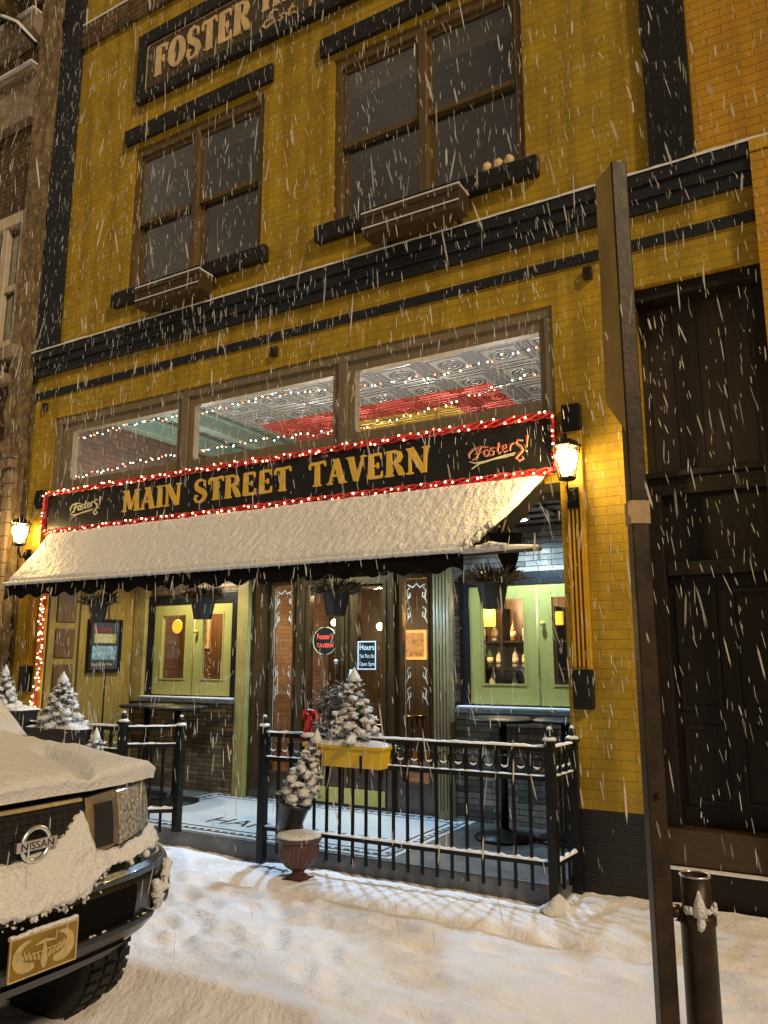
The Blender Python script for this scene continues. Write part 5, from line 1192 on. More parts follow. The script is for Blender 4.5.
def wreath():
    s = thing('wreath', (-3.52, -.40, .98), 'frosted evergreen wreath propped behind the fence beside the yellow planter', 'wreath')
    random.seed(5); c = Vector((-3.54, -.40, 1.15)); mb = MB(); sn = MB()
    for i in range(6000):
        t = random.uniform(0, 2 * PI); rr = .19 + random.gauss(0, .036); p = c + Vector((rr * math.cos(t), random.gauss(0, .025), rr * math.sin(t)))
        d = Vector((random.uniform(-1, 1), random.uniform(-1, 1), random.uniform(-1, 1))).normalized() * random.uniform(.015, .045); w = d.cross(Vector((random.random(), 1, random.random()))).normalized() * .0052
        (mb if i % 3 else sn).add([p - w, p + w, p + d], [(0, 1, 2)])
    for i in range(26): t = random.uniform(.1, PI - .1); sn.ball((c.x + .175 * math.cos(t), c.y + random.uniform(-.02, .02), c.z + .18 * math.sin(t) + .01), random.uniform(.01, .022), (1.2, 1, .6), n=6, rough=.5, seed=i)
    put('greenery', mb, M_['needle'], s); put('frost', sn, M_['snow'], s)
    s = thing('red_bow', (-3.64, -.58, 1.0), 'red ribbon bow with trailing ends tied to the fence beside the wreath', 'bow')
    b = MB(); c = Vector((-3.68, -.57, 1.14))
    for (ang, L_, wx, wz) in ((150, .085, .2, .5), (35, .065, -.3, .4), (-35, .09, .5, .2), (-115, .12, .6, -.1), (95, .075, -.6, .1), (-75, .13, .5, .1), (175, .06, .1, .6)):
        a = R(ang); d = Vector((math.cos(a), -.25, math.sin(a))); nrm = Vector((-math.sin(a), -.3, math.cos(a))); wd = Vector((wx, -.7, wz)).normalized() * .065
        b.grid(lambda u, v: tuple(c + d * L_ * math.sin(u * PI) ** .7 + nrm * .030 * math.sin(u * 2 * PI) + wd * (v - .5) * (.4 + .6 * math.sin(u * PI)) + Vector((0, 0, .006 * math.sin(17 * u + ang)))), 14, 3)
    for (dx, dz, tw) in ((-.05, -.15, .5), (.05, -.17, -.4)):
        b.grid(lambda u, v: (c.x + dx * u + .045 * (v - .5), c.y - .03 - .012 * math.sin(u * 6) + tw * .04 * (v - .5), c.z + dz * u), 8, 2)
    b.ball(c + Vector((0, -.03, 0)), .022, n=8); put('loops', b, M_['ribbon'], s)
    b = MB(); c = Vector((-3.68, -.60, .985))
    for (ang, L_) in ((20, .08), (160, .08), (250, .07), (300, .08)):
        a = R(ang); d = Vector((math.cos(a), -.15, math.sin(a))); nrm = Vector((-math.sin(a), 0, math.cos(a)))
        b.grid(lambda u, v: tuple(c + d * L_ * math.sin(u * PI) ** .8 + nrm * .035 * math.sin(u * 2 * PI) + Vector((0, -.03 * (v - .5), 0))), 12, 3)
    put('lower_loops', b, M_['ribbon'], s)
    b = MB(); b.ball((c.x, c.y - .02, c.z + .04), .05, (1.4, .7, .4), n=9, rough=.4); put('snow_cap', b, M_['snow'], s)
wreath()

# ================================================================== BISTRO TABLES
def table(x, y, label, base=True):
    s = thing('bar_table', (x, y, .12), label, 'table', 'round high tables in the recess')
    mb = MB(); mb.lathe([(.29, 1.075), (.305, 1.082), (.305, 1.10), (.295, 1.107)], (x, y, 0), 36); put('table_top', mb, M_['blackpaint'], s)
    mb = MB(); mb.tube([(x, y, .14), (x, y, 1.075)], .035, 12); put('stem', mb, I, s)
    mb = MB(); mb.lathe([(.26, .125), (.26, .14), (.10, .16), (.04, .20)], (x, y, 0), 32); put('foot', mb, I, s)
    return s
table(-2.63, .78, 'round black bar table below the right casement window, the one nearer the entrance')
table(-2.13, .95, 'round black bar table half hidden by the yellow pier at the right')
table(-6.85, .72, 'round black bar table by the board wall, leftmost of the tables')
table(-6.28, .62, 'round black bar table below the left casement window, behind the fence gate post')

# ================================================================== STEEL POST + PIPE BOLLARD
def poles():
    yw = R(30)
    def rot(cx, cy, pts): return [(cx + a * math.cos(yw) - b * math.sin(yw), cy + a * math.sin(yw) + b * math.cos(yw)) for a, b in pts]
    cx, cy = -.475, -3.55
    s = thing('steel_post', (cx, cy, -.15), 'tall brown steel post in the foreground with a strip of tape round it', 'post')
    mb = MB(); mb.prism(rot(cx, cy, [(-.024, -.024), (.024, -.024), (.024, .024), (-.024, .024)]), 'z', -.17, 3.10); put('shaft', mb, M_['steel'], s, bevel=.004)
    # side flange sheet on the upper half, cut off at an angle
    q = lambda a, b, z: (*rot(cx, cy, [(a, b)])[0], z)
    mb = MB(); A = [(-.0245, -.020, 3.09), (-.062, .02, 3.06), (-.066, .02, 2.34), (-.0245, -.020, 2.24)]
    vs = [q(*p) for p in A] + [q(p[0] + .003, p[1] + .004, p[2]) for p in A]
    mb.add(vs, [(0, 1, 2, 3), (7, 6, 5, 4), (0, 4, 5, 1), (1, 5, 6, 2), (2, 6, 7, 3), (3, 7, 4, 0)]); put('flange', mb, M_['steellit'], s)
    mb = MB(); mb.prism(rot(cx, cy, [(-.027, -.027), (.027, -.027), (.027, .027), (-.027, .027)]), 'z', 1.975, 2.04); mb.add([q(-.0275, -.029, 1.99), q(-.039, -.038, 2.0), q(-.037, -.037, 2.035), q(-.0275, -.029, 2.03)], [(0, 1, 2, 3)]); put('tape', mb, M_['tape'], s)
    mb = MB(); mb.ball((cx, cy, 3.103), .018, (1.1, 1.1, .35), n=8, rough=.5); put('snow_cap', mb, M_['snow'], s)
    for k in range(2): mb = MB(); mb.ball((*rot(cx, cy, [(0, -.032)])[0], 1.25 - .9 * k), .008); put('bolt', mb, M_['steel'], s)
    bx, by = rot(cx, cy, [(.098, .015)])[0]
    s = thing('pipe_bollard', (bx, by, -.15), 'short open black pipe clamped beside the tall steel post, with snow on its collar', 'bollard')
    mb = MB(); mb.lathe([(.043, -.17), (.043, .925), (.047, .93), (.047, .95), (.041, .955)], (bx, by, 0), 24); put('lower_pipe', mb, M_['steel'], s)
    mb = MB(); n = 24; mb.lathe([(.037, .955), (.037, 1.045), (.034, 1.045), (.033, .96)], (bx, by, 0), n); mb.f = mb.f[:-2] ; mb.m = mb.m[:-2]; mb.sm = mb.sm[:-2]; put('upper_pipe', mb, M_['steel'], s)
    mb = MB(); c = [(bx + .037 * math.cos(2 * PI * k / 24), by + .037 * math.sin(2 * PI * k / 24), 1.046) for k in range(25)]; mb.tube(c, .003, 5, False); put('rim', mb, M_['chrome'], s)
    mb = MB(); d = Vector((math.cos(yw), math.sin(yw), 0)); o = Vector((bx, by, .955))
    mb.tube([o - d * .035, o - d * .075], .014, 8); mb.tube([o - d * .06 + Vector((.02 * math.cos(t), 0, .02 * math.sin(t))) for t in [2 * PI * k / 12 for k in range(13)]], .005, 5, False); put('clamp', mb, M_['steel'], s)
    mb = MB(); 
    for i in range(26):
        a = R(30) - PI / 2 + random.uniform(-1.1, 1.5); mb.ball((bx + .044 * math.cos(a), by + .044 * math.sin(a), .962 + random.uniform(0, .012)), random.uniform(.004, .009), n=7, rough=.9, seed=i * 1.7)
    a = R(30) - PI / 2 - .2; mb.lathe([(.018, 0), (.014, .03), (.003, .062)], (bx + .040 * math.cos(a), by + .040 * math.sin(a), .955), 8); mb.ball((bx + .046 * math.cos(a), by + .046 * math.sin(a), .94), .012, (1, 1, 1.8), n=6, rough=.4)
    put('snow_cap', mb, M_['snow_rough'], s)
poles()

# ================================================================== NEIGHBOUR BUILDING (left)
def neighbour():
    s = thing('brown_building', (-10, .1, 0), 'old brown brick building with stone trim and cream window, left of the tavern', 'building')
    mb = MB(); mb.wall(-22, -8.70, 4.0, 14, [(-10.3, -8.9, 5.52, 7.35)], .04, .4); put('brick_wall', mb, M_['nbrick'], s)
    mb = MB(); mb.grid(lambda u, v: (-8.77 + .48 * u, -.06 + .03 * noise.noise(Vector((u * 5, v * 50, 0))) + .015 * noise.noise(Vector((u * 16, v * 160, 3))), 14 * v), 16, 300)
    mb.box(-8.77, -8.29, .0, .4, 0, 14); put('corner_stone', mb, M_['nstone'], s)
    mb = MB(); mb.box(-22, -8.78, -.10, .04, 8.75, 8.9); mb.box(-22, -8.78, -.04, .04, 8.9, 9.45); mb.box(-22, -8.78, -.12, .04, 9.45, 9.55); mb.box(-22, -8.78, -.16, .04, 10.0, 10.35); put('stone_band', mb, M_['capstone'], s, bevel=.02)
    mb = MB(); mb.box(-22, -8.78, -.16, .0, 9.551, 9.575); mb.box(-22, -8.78, -.2, .0, 10.351, 10.38); put('snow_cap', mb, M_['snow'], s)
    mb = MB()
    for x in (-9.2, -9.8, -10.4):
        mb.box(x - .08, x + .08, -.45, .0, 10.4, 10.65); mb.box(x - .06, x + .06, -.3, .0, 10.1, 10.4)
    mb.box(-22, -8.5, -.6, .1, 10.66, 10.8); mb.tube([(-8.5, -.3, 10.2), (-8.55, -.5, 10.5), (-8.7, -.55, 10.9)], .05); put('cornice', mb, M_['nstone'], s, bevel=.02)
    # window
    x0, x1, z0, z1 = -10.3, -8.9, 5.52, 7.35
    mb = MB(); mb.frame(x0 - .02, x1 + .16, z0 - .02, z1 + .1, .16, .0, .1, .14, .16); mb.box(-9.32, -9.20, .02, .1, z0 + .1, z1 - .05); w = put('window', mb, M_['cream'], s, bevel=.01)
    mb = MB(); mb.box(-9.20, -8.9, .04, .09, 6.36, 6.44); put('sash', mb, M_['cream'], w)
    g = MB(); g.box(x0 + .1, x1, .10, .104, z0 + .1, z1); put('pane', g, M_['glassdark'], w)
    g = MB(); g.box(x0 - .2, x1 + .2, .8, .84, z0 - .2, z1 + .3); put('dark_room', g, M_['dark'], s)
    mb = MB(); mb.box(x0 - .1, x1 + .25, -.12, .04, z0 - .2, z0 - .03); mb.box(-22, -8.75, -.18, .02, 5.0, 5.12); put('sill', mb, M_['capstone'], s, bevel=.01)
    mb = MB(); mb.tube([(-8.72, -.2, 5.02), (-8.85, -.22, 5.13), (-9.1, -.2, 5.15), (-9.6, -.2, 5.14)], .018, 6); put('snow_cap', mb, M_['snow'], s)
    mb = MB(); mb.box(-9.3, -9.02, -.06, .03, 4.35, 4.75); put('plaque', mb, M_['poster'], s)
    # shopfront boards
    mb = MB(); mb.box(-22, -8.52, -.05, .04, -.1, 3.88); mb.box(-8.60, -8.48, -.11, -.0505, .0, 3.85); put('siding', mb, M_['siding'], s)
    mb = MB(); mb.box(-22, -8.46, -.16, .04, 3.88, 3.98); put('cap_moulding', mb, M_['siding'], s, bevel=.01)
    mb = MB(); mb.grid(lambda u, v: (-22 + 13.55 * u, -.17 + .2 * v, 3.985 + .02 * min(1, v * 6 + .2)), 80, 4); put('snow_cap', mb, M_['snow'], s)
    # gooseneck arms
    a = thing('gooseneck_lamp', (-9.9, -.3, 10.5), 'snow coated curved pipe reaching in at the top left corner', 'pipe')
    mb = MB(); mb.tube([(-9.9, -.3, 10.60), (-9.3, -.32, 10.32), (-8.85, -.36, 9.98), (-8.48, -.3, 9.55)], .028, 8); put('arm', mb, M_['iron'], a)
    mb = MB(); mb.tube([(-9.9, -.3, 10.63), (-9.3, -.32, 10.35), (-8.85, -.36, 10.01), (-8.48, -.3, 9.58)], [.03, .034, .03, .02], 8); put('snow_cap', mb, M_['snow'], a)
    a = thing('curved_arm', (-8.9, -.3, 3.3), 'snow lined curved iron arm beside the left lantern', 'bracket')
    pts = [(-8.95, -.15, 3.42), (-8.80, -.3, 3.42), (-8.66, -.38, 3.35), (-8.58, -.40, 3.2), (-8.56, -.40, 3.05)]
    mb = MB(); mb.tube(pts, .014, 8); put('arm', mb, M_['iron'], a); mb = MB(); mb.tube([(p[0], p[1], p[2] + .018) for p in pts[:4]], .016, 8); put('snow_cap', mb, M_['snow'], a)
neighbour()
# buildings beyond the frame on the right keep the street closed
def right_building():
    s = thing('corner_building', (8, 1, 0), 'plain dark brick building right of the tavern', 'building')
    mb = MB(); mb.box(3.25, 16, .05, 10, -.1, 9); put('brick_wall', mb, M_['nbrick'], s)
    mb = MB(); mb.box(3.2, 16.1, -.08, 10, 9, 9.3); put('cornice', mb, M_['capstone'], s)
right_building()

# ================================================================== PARKED CAR
def car():
    Y0, XF = -3.75, -2.70
    s = thing('parked_car', (XF - 2.5, Y0, -.15), 'black four wheel drive car at the kerb, bonnet and bumper caked in snow', 'car')
    plan = [(0, 0), (.004, .3), (.025, .5), (.07, .66), (.15, .80), (.27, .90), (.42, .955), (.60, .975), (1.0, .98), (5.0, .95)]
    def pl(v_s):
        """v_s = signed arc length along the plan outline -> (a, v, normal)"""
        sg = 1 if v_s >= 0 else -1; q = abs(v_s); i = 0
        for i in range(len(plan) - 1):
            d = math.dist(plan[i], plan[i + 1])
            if q <= d or i == len(plan) - 2: break
            q -= d
        t = q / d; a = plan[i][0] + (plan[i + 1][0] - plan[i][0]) * t; v = plan[i][1] + (plan[i + 1][1] - plan[i][1]) * t
        def tg(j):
            j = max(0, min(len(plan) - 2, j)); return Vector((plan[j + 1][0] - plan[j][0], plan[j + 1][1] - plan[j][1])).normalized()
        tt = (tg(i) * (1 - abs(t - .5)) + tg(i - 1 if t < .5 else i + 1) * abs(t - .5)).normalized()
        return a, v * sg, Vector((tt.y, tt.x * sg))   # outward (forward, lateral)
    zp = [(.26, -.14), (.34, -.09), (.42, .02), (.50, .065), (.60, .08), (.68, .075), (.72, .04), (.80, .0), (.95, -.012), (1.04, -.03), (1.08, -.055), (1.11, -.10)]
    def pz(z):
        for (z0, o0), (z1, o1) in zip(zp, zp[1:]):
            if z <= z1: return o0 + (o1 - o0) * max(0, (z - z0) / (z1 - z0))
        return zp[-1][1]
    def S(q, z, off=0):
        a, v, n = pl(q); o = pz(z) * (1 if a < .5 else max(.2, 1 - (a - .5))) + off - .03 * max(0, min(1, (z - .72) / .12)) * min(1, a / .12)
        return (XF - a + n.x * o, Y0 + v + n.y * o, z)
    def patch(name, q0, q1, z0, z1, off, m, th=.012, nu=24, nv=8, fz=None, parent=s):
        mb = MB()
        f0 = (lambda q: z0) if not callable(z0) else z0; f1 = (lambda q: z1) if not callable(z1) else z1
        def P(u, v): q = q0 + (q1 - q0) * u; return S(q, f0(q) + (f1(q) - f0(q)) * v, off + (fz(q, v) if fz else 0))
        mb.grid(P, nu, nv)
        # rim
        mb.grid(lambda u, v: S(q0 + (q1 - q0) * u, f1(q0 + (q1 - q0) * u), off - th * (1 - (1 - v))), nu, 1, False)
        mb.grid(lambda u, v: S(q0 + (q1 - q0) * u, f0(q0 + (q1 - q0) * u), off - th * v), nu, 1, False)
        mb.grid(lambda u, v: S(q0, f0(q0) + (f1(q0) - f0(q0)) * u, off - th * v), nv, 1, False)
        mb.grid(lambda u, v: S(q1, f0(q1) + (f1(q1) - f0(q1)) * u, off - th * v), nv, 1, False)
        return put(name, mb, m, parent)
    SC = 1.30   # arc length up to the wheel arch
    M_['void'] = mat('black_void', (.002, .002, .002), .8, var=.1, spec=.1); M_['bumper'] = mat('dark_bumper_paint', (.012, .011, .010), .28, var=.5, scale=14, spec=.5, coat=.25, bump=.1)
    patch('front_bumper', -SC, SC, .33, .72, 0, M_['bumper'], .05, 80, 22)
    patch('front_panel', -SC, SC, .72, 1.11, -.012, M_['carpaint'], .05, 80, 14)
    gr = patch('grille', -.26, .26, .78, 1.035, .0, M_['cartrim'], .02, 20, 10)
    mb = MB()
    for i in range(9):
        z = .80 + i * .027
        mb.grid(lambda u, v: S(-.25 + .5 * u, z + .007 * v, .010), 16, 1, False)
    for i in range(14):
        q = -.25 + i * .0385
        mb.grid(lambda u, v: S(q + .006 * u, .79 + .24 * v, .008), 1, 8, False)
    put('mesh', mb, M_['cartrim'], gr)
    patch('chrome_strip', -.27, .27, 1.036, 1.052, .012, M_['chrome'], .02, 30, 2)
    for sg in (-1, 1):
        f = sorted((sg * .28, sg * .47)); lo, hi = f
        def edge(q): return .0
        zb0 = lambda q: .80 + .03 * (abs(q) - .28) / .19; zt0 = lambda q: 1.045 + .012 * (abs(q) - .28) / .19
        ch = patch('chrome_surround', lo, hi, zb0, zt0, .016, M_['chrome'], .03, 12, 6)
        g = sorted((sg * .325, sg * .44)); patch('vent', g[0], g[1], .835, 1.015, .0175, M_['cartrim'], .01, 8, 4)
        h = sorted((sg * .475, sg * .98)); zb1 = lambda q: .825 + .05 * (abs(q) - .475) / .5; zt1 = lambda q: 1.055 + .01 * (abs(q) - .475) / .5
        hl = patch('headlight', h[0], h[1], zb1, zt1, .016, M_['lens'], .03, 24, 8)
        patch('lamp_frame', h[0], h[0] + (h[1] - h[0]) * .05 if sg > 0 else h[0], .83, 1.05, .019, M_['chrome'], .02, 2, 4) if False else None
        patch('upper_trim', h[0], h[1], lambda q: zt1(q) - .010, lambda q: zt1(q) + .004, .019, M_['chrome'], .02, 24, 1)
        patch('trim_line', h[0], h[1], lambda q: zb1(q) - .018, lambda q: zb1(q) - .004, .018, M_['chrome'], .02, 24, 1)
        c = Vector(S(sg * .77, .575, .010)); a_, v_, n_ = pl(sg * .77); nn = Vector((n_.x, n_.y, 0)).normalized(); t1 = Vector((-nn.y, nn.x, 0))
        fog = MB(); vs = []
        for r, d in ((.070, .0), (.066, .014), (.05, .016), (.045, -.004), (.002, .006)):
            for j in range(20): t = 2 * PI * j / 20; vs.append(c + nn * d + (t1 * math.cos(t) + Vector((0, 0, 1)) * math.sin(t)) * r)
        fog.add(vs, [(i * 20 + j, i * 20 + (j + 1) % 20, (i + 1) * 20 + (j + 1) % 20, (i + 1) * 20 + j) for i in range(4) for j in range(20)], True); put('fog_lamp', fog, M_['rim'], s)
    # lower intake
    patch('air_intake', -.52, .52, .515, .655, .006, M_['void'], .02, 30, 4)
    patch('intake_lip', -.64, .64, .485, .512, .030, M_['cartrim'], .03, 30, 2)
    for sg in (-1, 1):
        g = sorted((sg * .66, sg * .88)); patch('fog_recess', g[0], g[1], .51, .65, .004, M_['void'], .01, 14, 6)
    patch('bumper_groove', -1.15, 1.15, .685, .70, .012, M_['cartrim'], .01, 60, 1)
    patch('skid_plate', -.55, .55, .35, .41, .02, M_['cartrim'], .02, 20, 3)
    # badge
    bx = S(0, .915, .02); b = MB(); b.tube([(bx[0] + .012, bx[1] + .02 + .062 * math.cos(t), bx[2] + .062 * math.sin(t)) for t in [2 * PI * k / 28 for k in range(29)]], .010, 8, False)
    b.box(bx[0] + .004, bx[0] + .026, bx[1] + .02 - .092, bx[1] + .02 + .092, bx[2] - .020, bx[2] + .020); bd = put('badge', b, M_['chrome'], s, bevel=.003)
    a = font_mb('NISSAN', .040, lambda u, v, d: (bx[0] + .0265 + d, bx[1] + .02 + u, bx[2] - .0145 + v), .001, 'CENTER', 1.12); put('badge_lettering', a, M_['cartrim'], bd)
    # licence plate
    px, py, pz0 = XF + .095, Y0 + .03, .465
    pt = MB(); pt.box(px, px + .012, py - .150, py + .150, pz0, pz0 + .150); P_ = put('licence_plate', pt, M_['plategold'], s, bevel=.006)
    pt = MB()
    for (y0, y1, z0, z1) in ((-.150, .150, .0, .006), (-.150, .150, .144, .150), (-.150, -.144, .006, .144), (.144, .150, .006, .144)): pt.box(px + .012, px + .0145, py + y0, py + y1, pz0 + z0, pz0 + z1)
    put('plate_rim', pt, M_['platepale'], P_)
    M = lambda u, v, d: (px + .0122 + d, py + u, pz0 + v); wg = MB(); e = 0
    for sg in (-1, 1):
        ribbon(wg, [(sg * (.062 + .058 * math.cos(R(t))), .080 + .046 * math.sin(R(t))) for t in range(-110, 91, 20)], [.018, .030, .037, .040, .040, .036, .031, .026, .020, .014, .005], M, .002, .0)
        for j in range(5): ribbon(wg, [(sg * (.02 + .018 * j), .05 + .004 * j), (sg * (.03 + .02 * j), .075 + .006 * j)], [.012, .004], M, .002, .0006 + j * .0002)
    ribbon(wg, [(-.0, .016), (0, .04), (.0, .08), (.0, .118)], [.014, .030, .020, .006], M, .003, .0); ribbon(wg, [(-.10, .075), (.10, .082)], [.003, .005], M, .003, .0012); ribbon(wg, [(-.045, .105), (0, .112), (.045, .105)], [.005, .014, .005], M, .003, .0018)
    put('wings_emblem', wg, M_['platepale'], P_)
    # bonnet
    def hz(a, v): return 1.065 - .03 * math.exp(-a / .08) + .045 * (1 - min(1, (v / .9) ** 2)) + .11 * min(1, a / 1.3) ** .8 - .06 * max(0, (abs(v) - .62) / .33) ** 2 + (.02 if abs(v) < .55 else 0) * min(1, a / .4)
    def fa(v):   # plan offset of the front edge at lateral v
        for (a0, v0), (a1, v1) in zip(plan, plan[1:]):
            if v0 <= abs(v) <= v1: return a0 + (a1 - a0) * (abs(v) - v0) / (v1 - v0)
        return .6
    hb = MB(); hb.grid(lambda u, v: ((lambda vv: (XF - .05 - fa(vv) - (1.36 - fa(vv)) * v, Y0 + vv, hz(1.36 * v, vv) - .03 * (v < .02)))(-.89 + 1.78 * u)), 48, 30)
    put('bonnet', hb, M_['carpaint'], s)
    # sides with wheel arches
    def sidepoly():
        top = [(.35, 1.07), (1.35, 1.10), (5.05, 1.10), (5.05, .45), (4.55, .38)]
        def arch(c): return [(c + .47 * math.cos(t), .25 + .47 * math.sin(t)) for t in [PI * (-.0) + PI * k / 14 for k in range(15)]]
        poly = [(.50, .38), (.45, .38)] ; P1 = [(.46, .9), (.45, 1.05)]
        return P1 + top[1:4] + [(4.45, .38)] + arch(3.85 + .1)[0:] + [(3.3, .33), (1.55, .33)] + arch(.95) + [(.44, .38)]
    sp_ = sidepoly()
    for sg in (-1, 1):
        mb = MB(); poly = [(XF - a, z) for a, z in sp_]; y = Y0 + sg * .93; mb.prism(poly, 'y', y - .02, y + .02)
        put('side_panel', mb, M_['carpaint'], s, bevel=.01)
        mb = MB(); mb.box(XF - 2.6, XF - 1.65, y + sg * .022 - .004, y + sg * .022 + .004, .45, 1.08); mb.box(XF - 3.5, XF - 2.63, y + sg * .022 - .004, y + sg * .022 + .004, .45, 1.08); d = put('door', mb, M_['carpaint'], s, bevel=.003)
        mb = MB(); mb.box(XF - 2.5, XF - 2.35, y + sg * .04 - .01, y + sg * .04 + .01, .95, .98); put('handle', mb, M_['chrome'], d)
        mb = MB(); mb.ball((XF - 1.75, Y0 + sg * 1.08, 1.2), .1, (.6, 1, .8), n=10); put('wing_mirror', mb, M_['carpaint'], s)
    # cabin
    mb = MB()
    vb, vt = .93, .76
    prof = [(1.34, 1.10), (2.05, 1.78), (4.5, 1.80), (5.0, 1.15)]
    vs = [(XF - a, Y0 - (vb if z < 1.3 else vt), z) for a, z in prof] + [(XF - a, Y0 + (vb if z < 1.3 else vt), z) for a, z in prof]
    mb.add(vs, [(3, 2, 1, 0), (4, 5, 6, 7), (1, 2, 6, 5), (2, 3, 7, 6), (0, 4, 7, 3)]); put('cabin', mb, M_['carpaint'], s, bevel=.02)
    mb = MB(); mb.add([vs[0], vs[1], vs[5], vs[4]], [(0, 1, 2, 3)]); put('windscreen', mb, M_['glassdark'], s)
    for sg in (-1, 1):
        mb = MB(); L4 = [(1.62, 1.16, .925), (2.12, 1.68, .80), (3.1, 1.70, .80), (3.1, 1.16, .925)]; R4 = [(3.18, 1.16, .925), (3.18, 1.70, .80), (4.4, 1.70, .80), (4.7, 1.18, .92)]
        for Q in (L4, R4): mb.add([(XF - a, Y0 + sg * (v + .012), z) for a, z, v in Q], [(0, 1, 2, 3)])
        put('side_window', mb, M_['glassdark'], s)
    mb = MB(); mb.box(XF - 4.9, XF - .25, Y0 - .72, Y0 + .72, .34, 1.0); mb.box(XF - 5.1, XF - 5.0, Y0 - .95, Y0 + .95, .4, 1.12); put('chassis', mb, M_['cartrim'], s)
    # wheels
    for a in (.95, 3.95):
        for sg in (-1, 1):
            c = (XF - a + (.13 if a < 2 else 0), Y0 + sg * .84, .25)
            mb = MB(); mb.lathe([(.24, -.12), (.34, -.13), (.385, -.12), (.40, -.09), (.40, .09), (.385, .12), (.34, .13), (.24, .12)], c, 40, 'y')
            for k in range(40):
                t = 2 * PI * k / 40
                for w in (-.08, .0, .08):
                    u = Vector((math.cos(t), 0, math.sin(t))); p = Vector(c) + u * .40; tt = Vector((-math.sin(t), 0, math.cos(t))) * .02; yy = Vector((0, .03, 0)); q = Vector((0, w, 0)) + (tt * .6 if w == 0 else tt * 0)
                    vs = [p + q + a1 * tt + b1 * yy + u * h for h in (-.005, .012) for a1, b1 in ((-1, -1), (1, -1), (1, 1), (-1, 1))]
                    mb.add(vs, [(4, 5, 6, 7), (0, 1, 5, 4), (1, 2, 6, 5), (2, 3, 7, 6), (3, 0, 4, 7)])
            wh = put('wheel', mb, M_['tyre'], s)
            mb = MB(); mb.lathe([(.238, -.10 * sg), (.24, .10 * sg), (.20, .08 * sg), (.18, .04 * sg), (.06, .07 * sg), (.001, .08 * sg)], c, 24, 'y'); put('rim', mb, M_['rim'], wh)
    # ---- snow on the car
    SR = M_['snow_rough']
    mb = MB()
    def HS(u, v):
        vv = -.875 + 1.75 * u; a0 = fa(vv); L_ = 1.33 - a0
        a = a0 + .035 + L_ * max(0, (v - .06)) / .94 if v > .06 else a0 + .035 - .012 * math.sin(v / .06 * PI)
        e = min(1, v / .06) ** .6 * min(1, (1 - v) * 8 + .1) * min(1, min(u, 1 - u) * 11) ** .5
        p = Vector((a, vv, 0)); t = .055 + .018 * noise.noise(p * 2.5) + .012 * noise.noise(p * 7) + .004 * noise.noise(p * 30)
        g = math.exp(-((vv - .33 - .25 * (a - .3)) / .055) ** 4 - ((a - .30) / .24) ** 4); t -= .11 * g
        g2 = math.exp(-((vv - .05) / .10) ** 2 - ((a - .75) / .35) ** 2); t -= .04 * g2
        base = hz(a, vv); 
        return (XF - a + .03, Y0 + vv, base + max(-.012, e * t) - (.02 if v == 0 else 0))
    mb.grid(HS, 150, 120); put('bonnet_snow', mb, SR, s)
    hs = [(-1.2, .80), (-.8, .80), (-.3, .86), (0, .865), (.10, .885), (.18, .93), (.24, .99), (.27, 1.0), (.285, .93), (.31, .84), (.40, .81), (.5, .82), (.75, .84), (1.0, .835), (1.25, .80)]
    hb_ = [(-1.2, .74), (-.6, .68), (0, .665), (.25, .68), (.34, .735), (.5, .76), (1.25, .75)]
    def itp(T_, q):
        for (a, b), (c, d) in zip(T_, T_[1:]):
            if q <= c: return b + (d - b) * max(0, (q - a) / (c - a))
        return T_[-1][1]
    def bs(u, v):
        q = -1.18 + 2.40 * u
        top = itp(hs, q) + .012 * noise.noise(Vector((q * 9, 0, 0))) + .007 * noise.noise(Vector((q * 30, 5, 0))); bot = itp(hb_, q) + .016 * noise.noise(Vector((q * 11, 3, 0))) + .012 * noise.noise(Vector((q * 34, 3, 0)))
        z = bot + (top - bot) * v; th = (.045 if q < .30 else .022) * math.sin(PI * min(1, v * 1.0)) ** .5 * (1.25 - .7 * v)
        th += .022 * noise.noise(Vector((q * 8, z * 10, 0))) + .010 * noise.noise(Vector((q * 24, z * 26, 4))) + .008 * noise.noise(Vector((q * 60, z * 60, 4)))
        th *= min(1, v * 10) * min(1, (1 - v) * 9)
        return S(q, z, max(-.005, th) + (.0 if v > .99 or v < .01 else .014))
    mb = MB(); mb.grid(bs, 300, 46); put('bumper_snow', mb, SR, s)
    mb = MB()
    for i in range(80):
        q = random.uniform(-.3, .40); p = S(q, itp(hb_, q) + random.uniform(-.045, .03) * random.random(), .012); mb.ball(p, random.uniform(.002, .010), (random.uniform(.6, 1.3), random.uniform(.6, 1.4), random.uniform(.6, 1.2)), n=6, rough=1.2, seed=i * 1.7)
    for i in range(26):
        t = random.random(); side = random.choice((0, 1)); q = .63 + (.06 - .05 * t if side == 0 else .07 + .08 * t); p = S(q, .50 + .04 + .13 * t if side else .53 + .1 * t, .018); mb.ball(p, random.uniform(.014, .028), (1, 1, 1.2), n=8, rough=.9, seed=i * 1.3)
    for i in range(40): q = random.uniform(.25, .62); p = S(q, .50 + random.uniform(-.016, .012), .012); mb.ball(p, random.uniform(.003, .012), (1, 1.3, .8), n=6, rough=1.2, seed=i * 2.3)
    for i in range(26): q = random.uniform(.45, 1.0); p = S(q, random.uniform(.74, .80), .02); mb.ball(p, random.uniform(.010, .02), n=6, rough=.5, seed=i)
    tag(put('clinging_snow', mb, SR, s), kind='stuff')
    mb = MB(); mb.tube([(px + .006, py - .15 + .30 * i / 30, pz0 + .155 + .004 * noise.noise(Vector((i * .4, 0, 0))) - .004 * (i < 8)) for i in range(31)], [.009 + .005 * noise.noise(Vector((i * .5, 4, 0))) for i in range(31)], 7); put('snow_cap', mb, SR, P_)
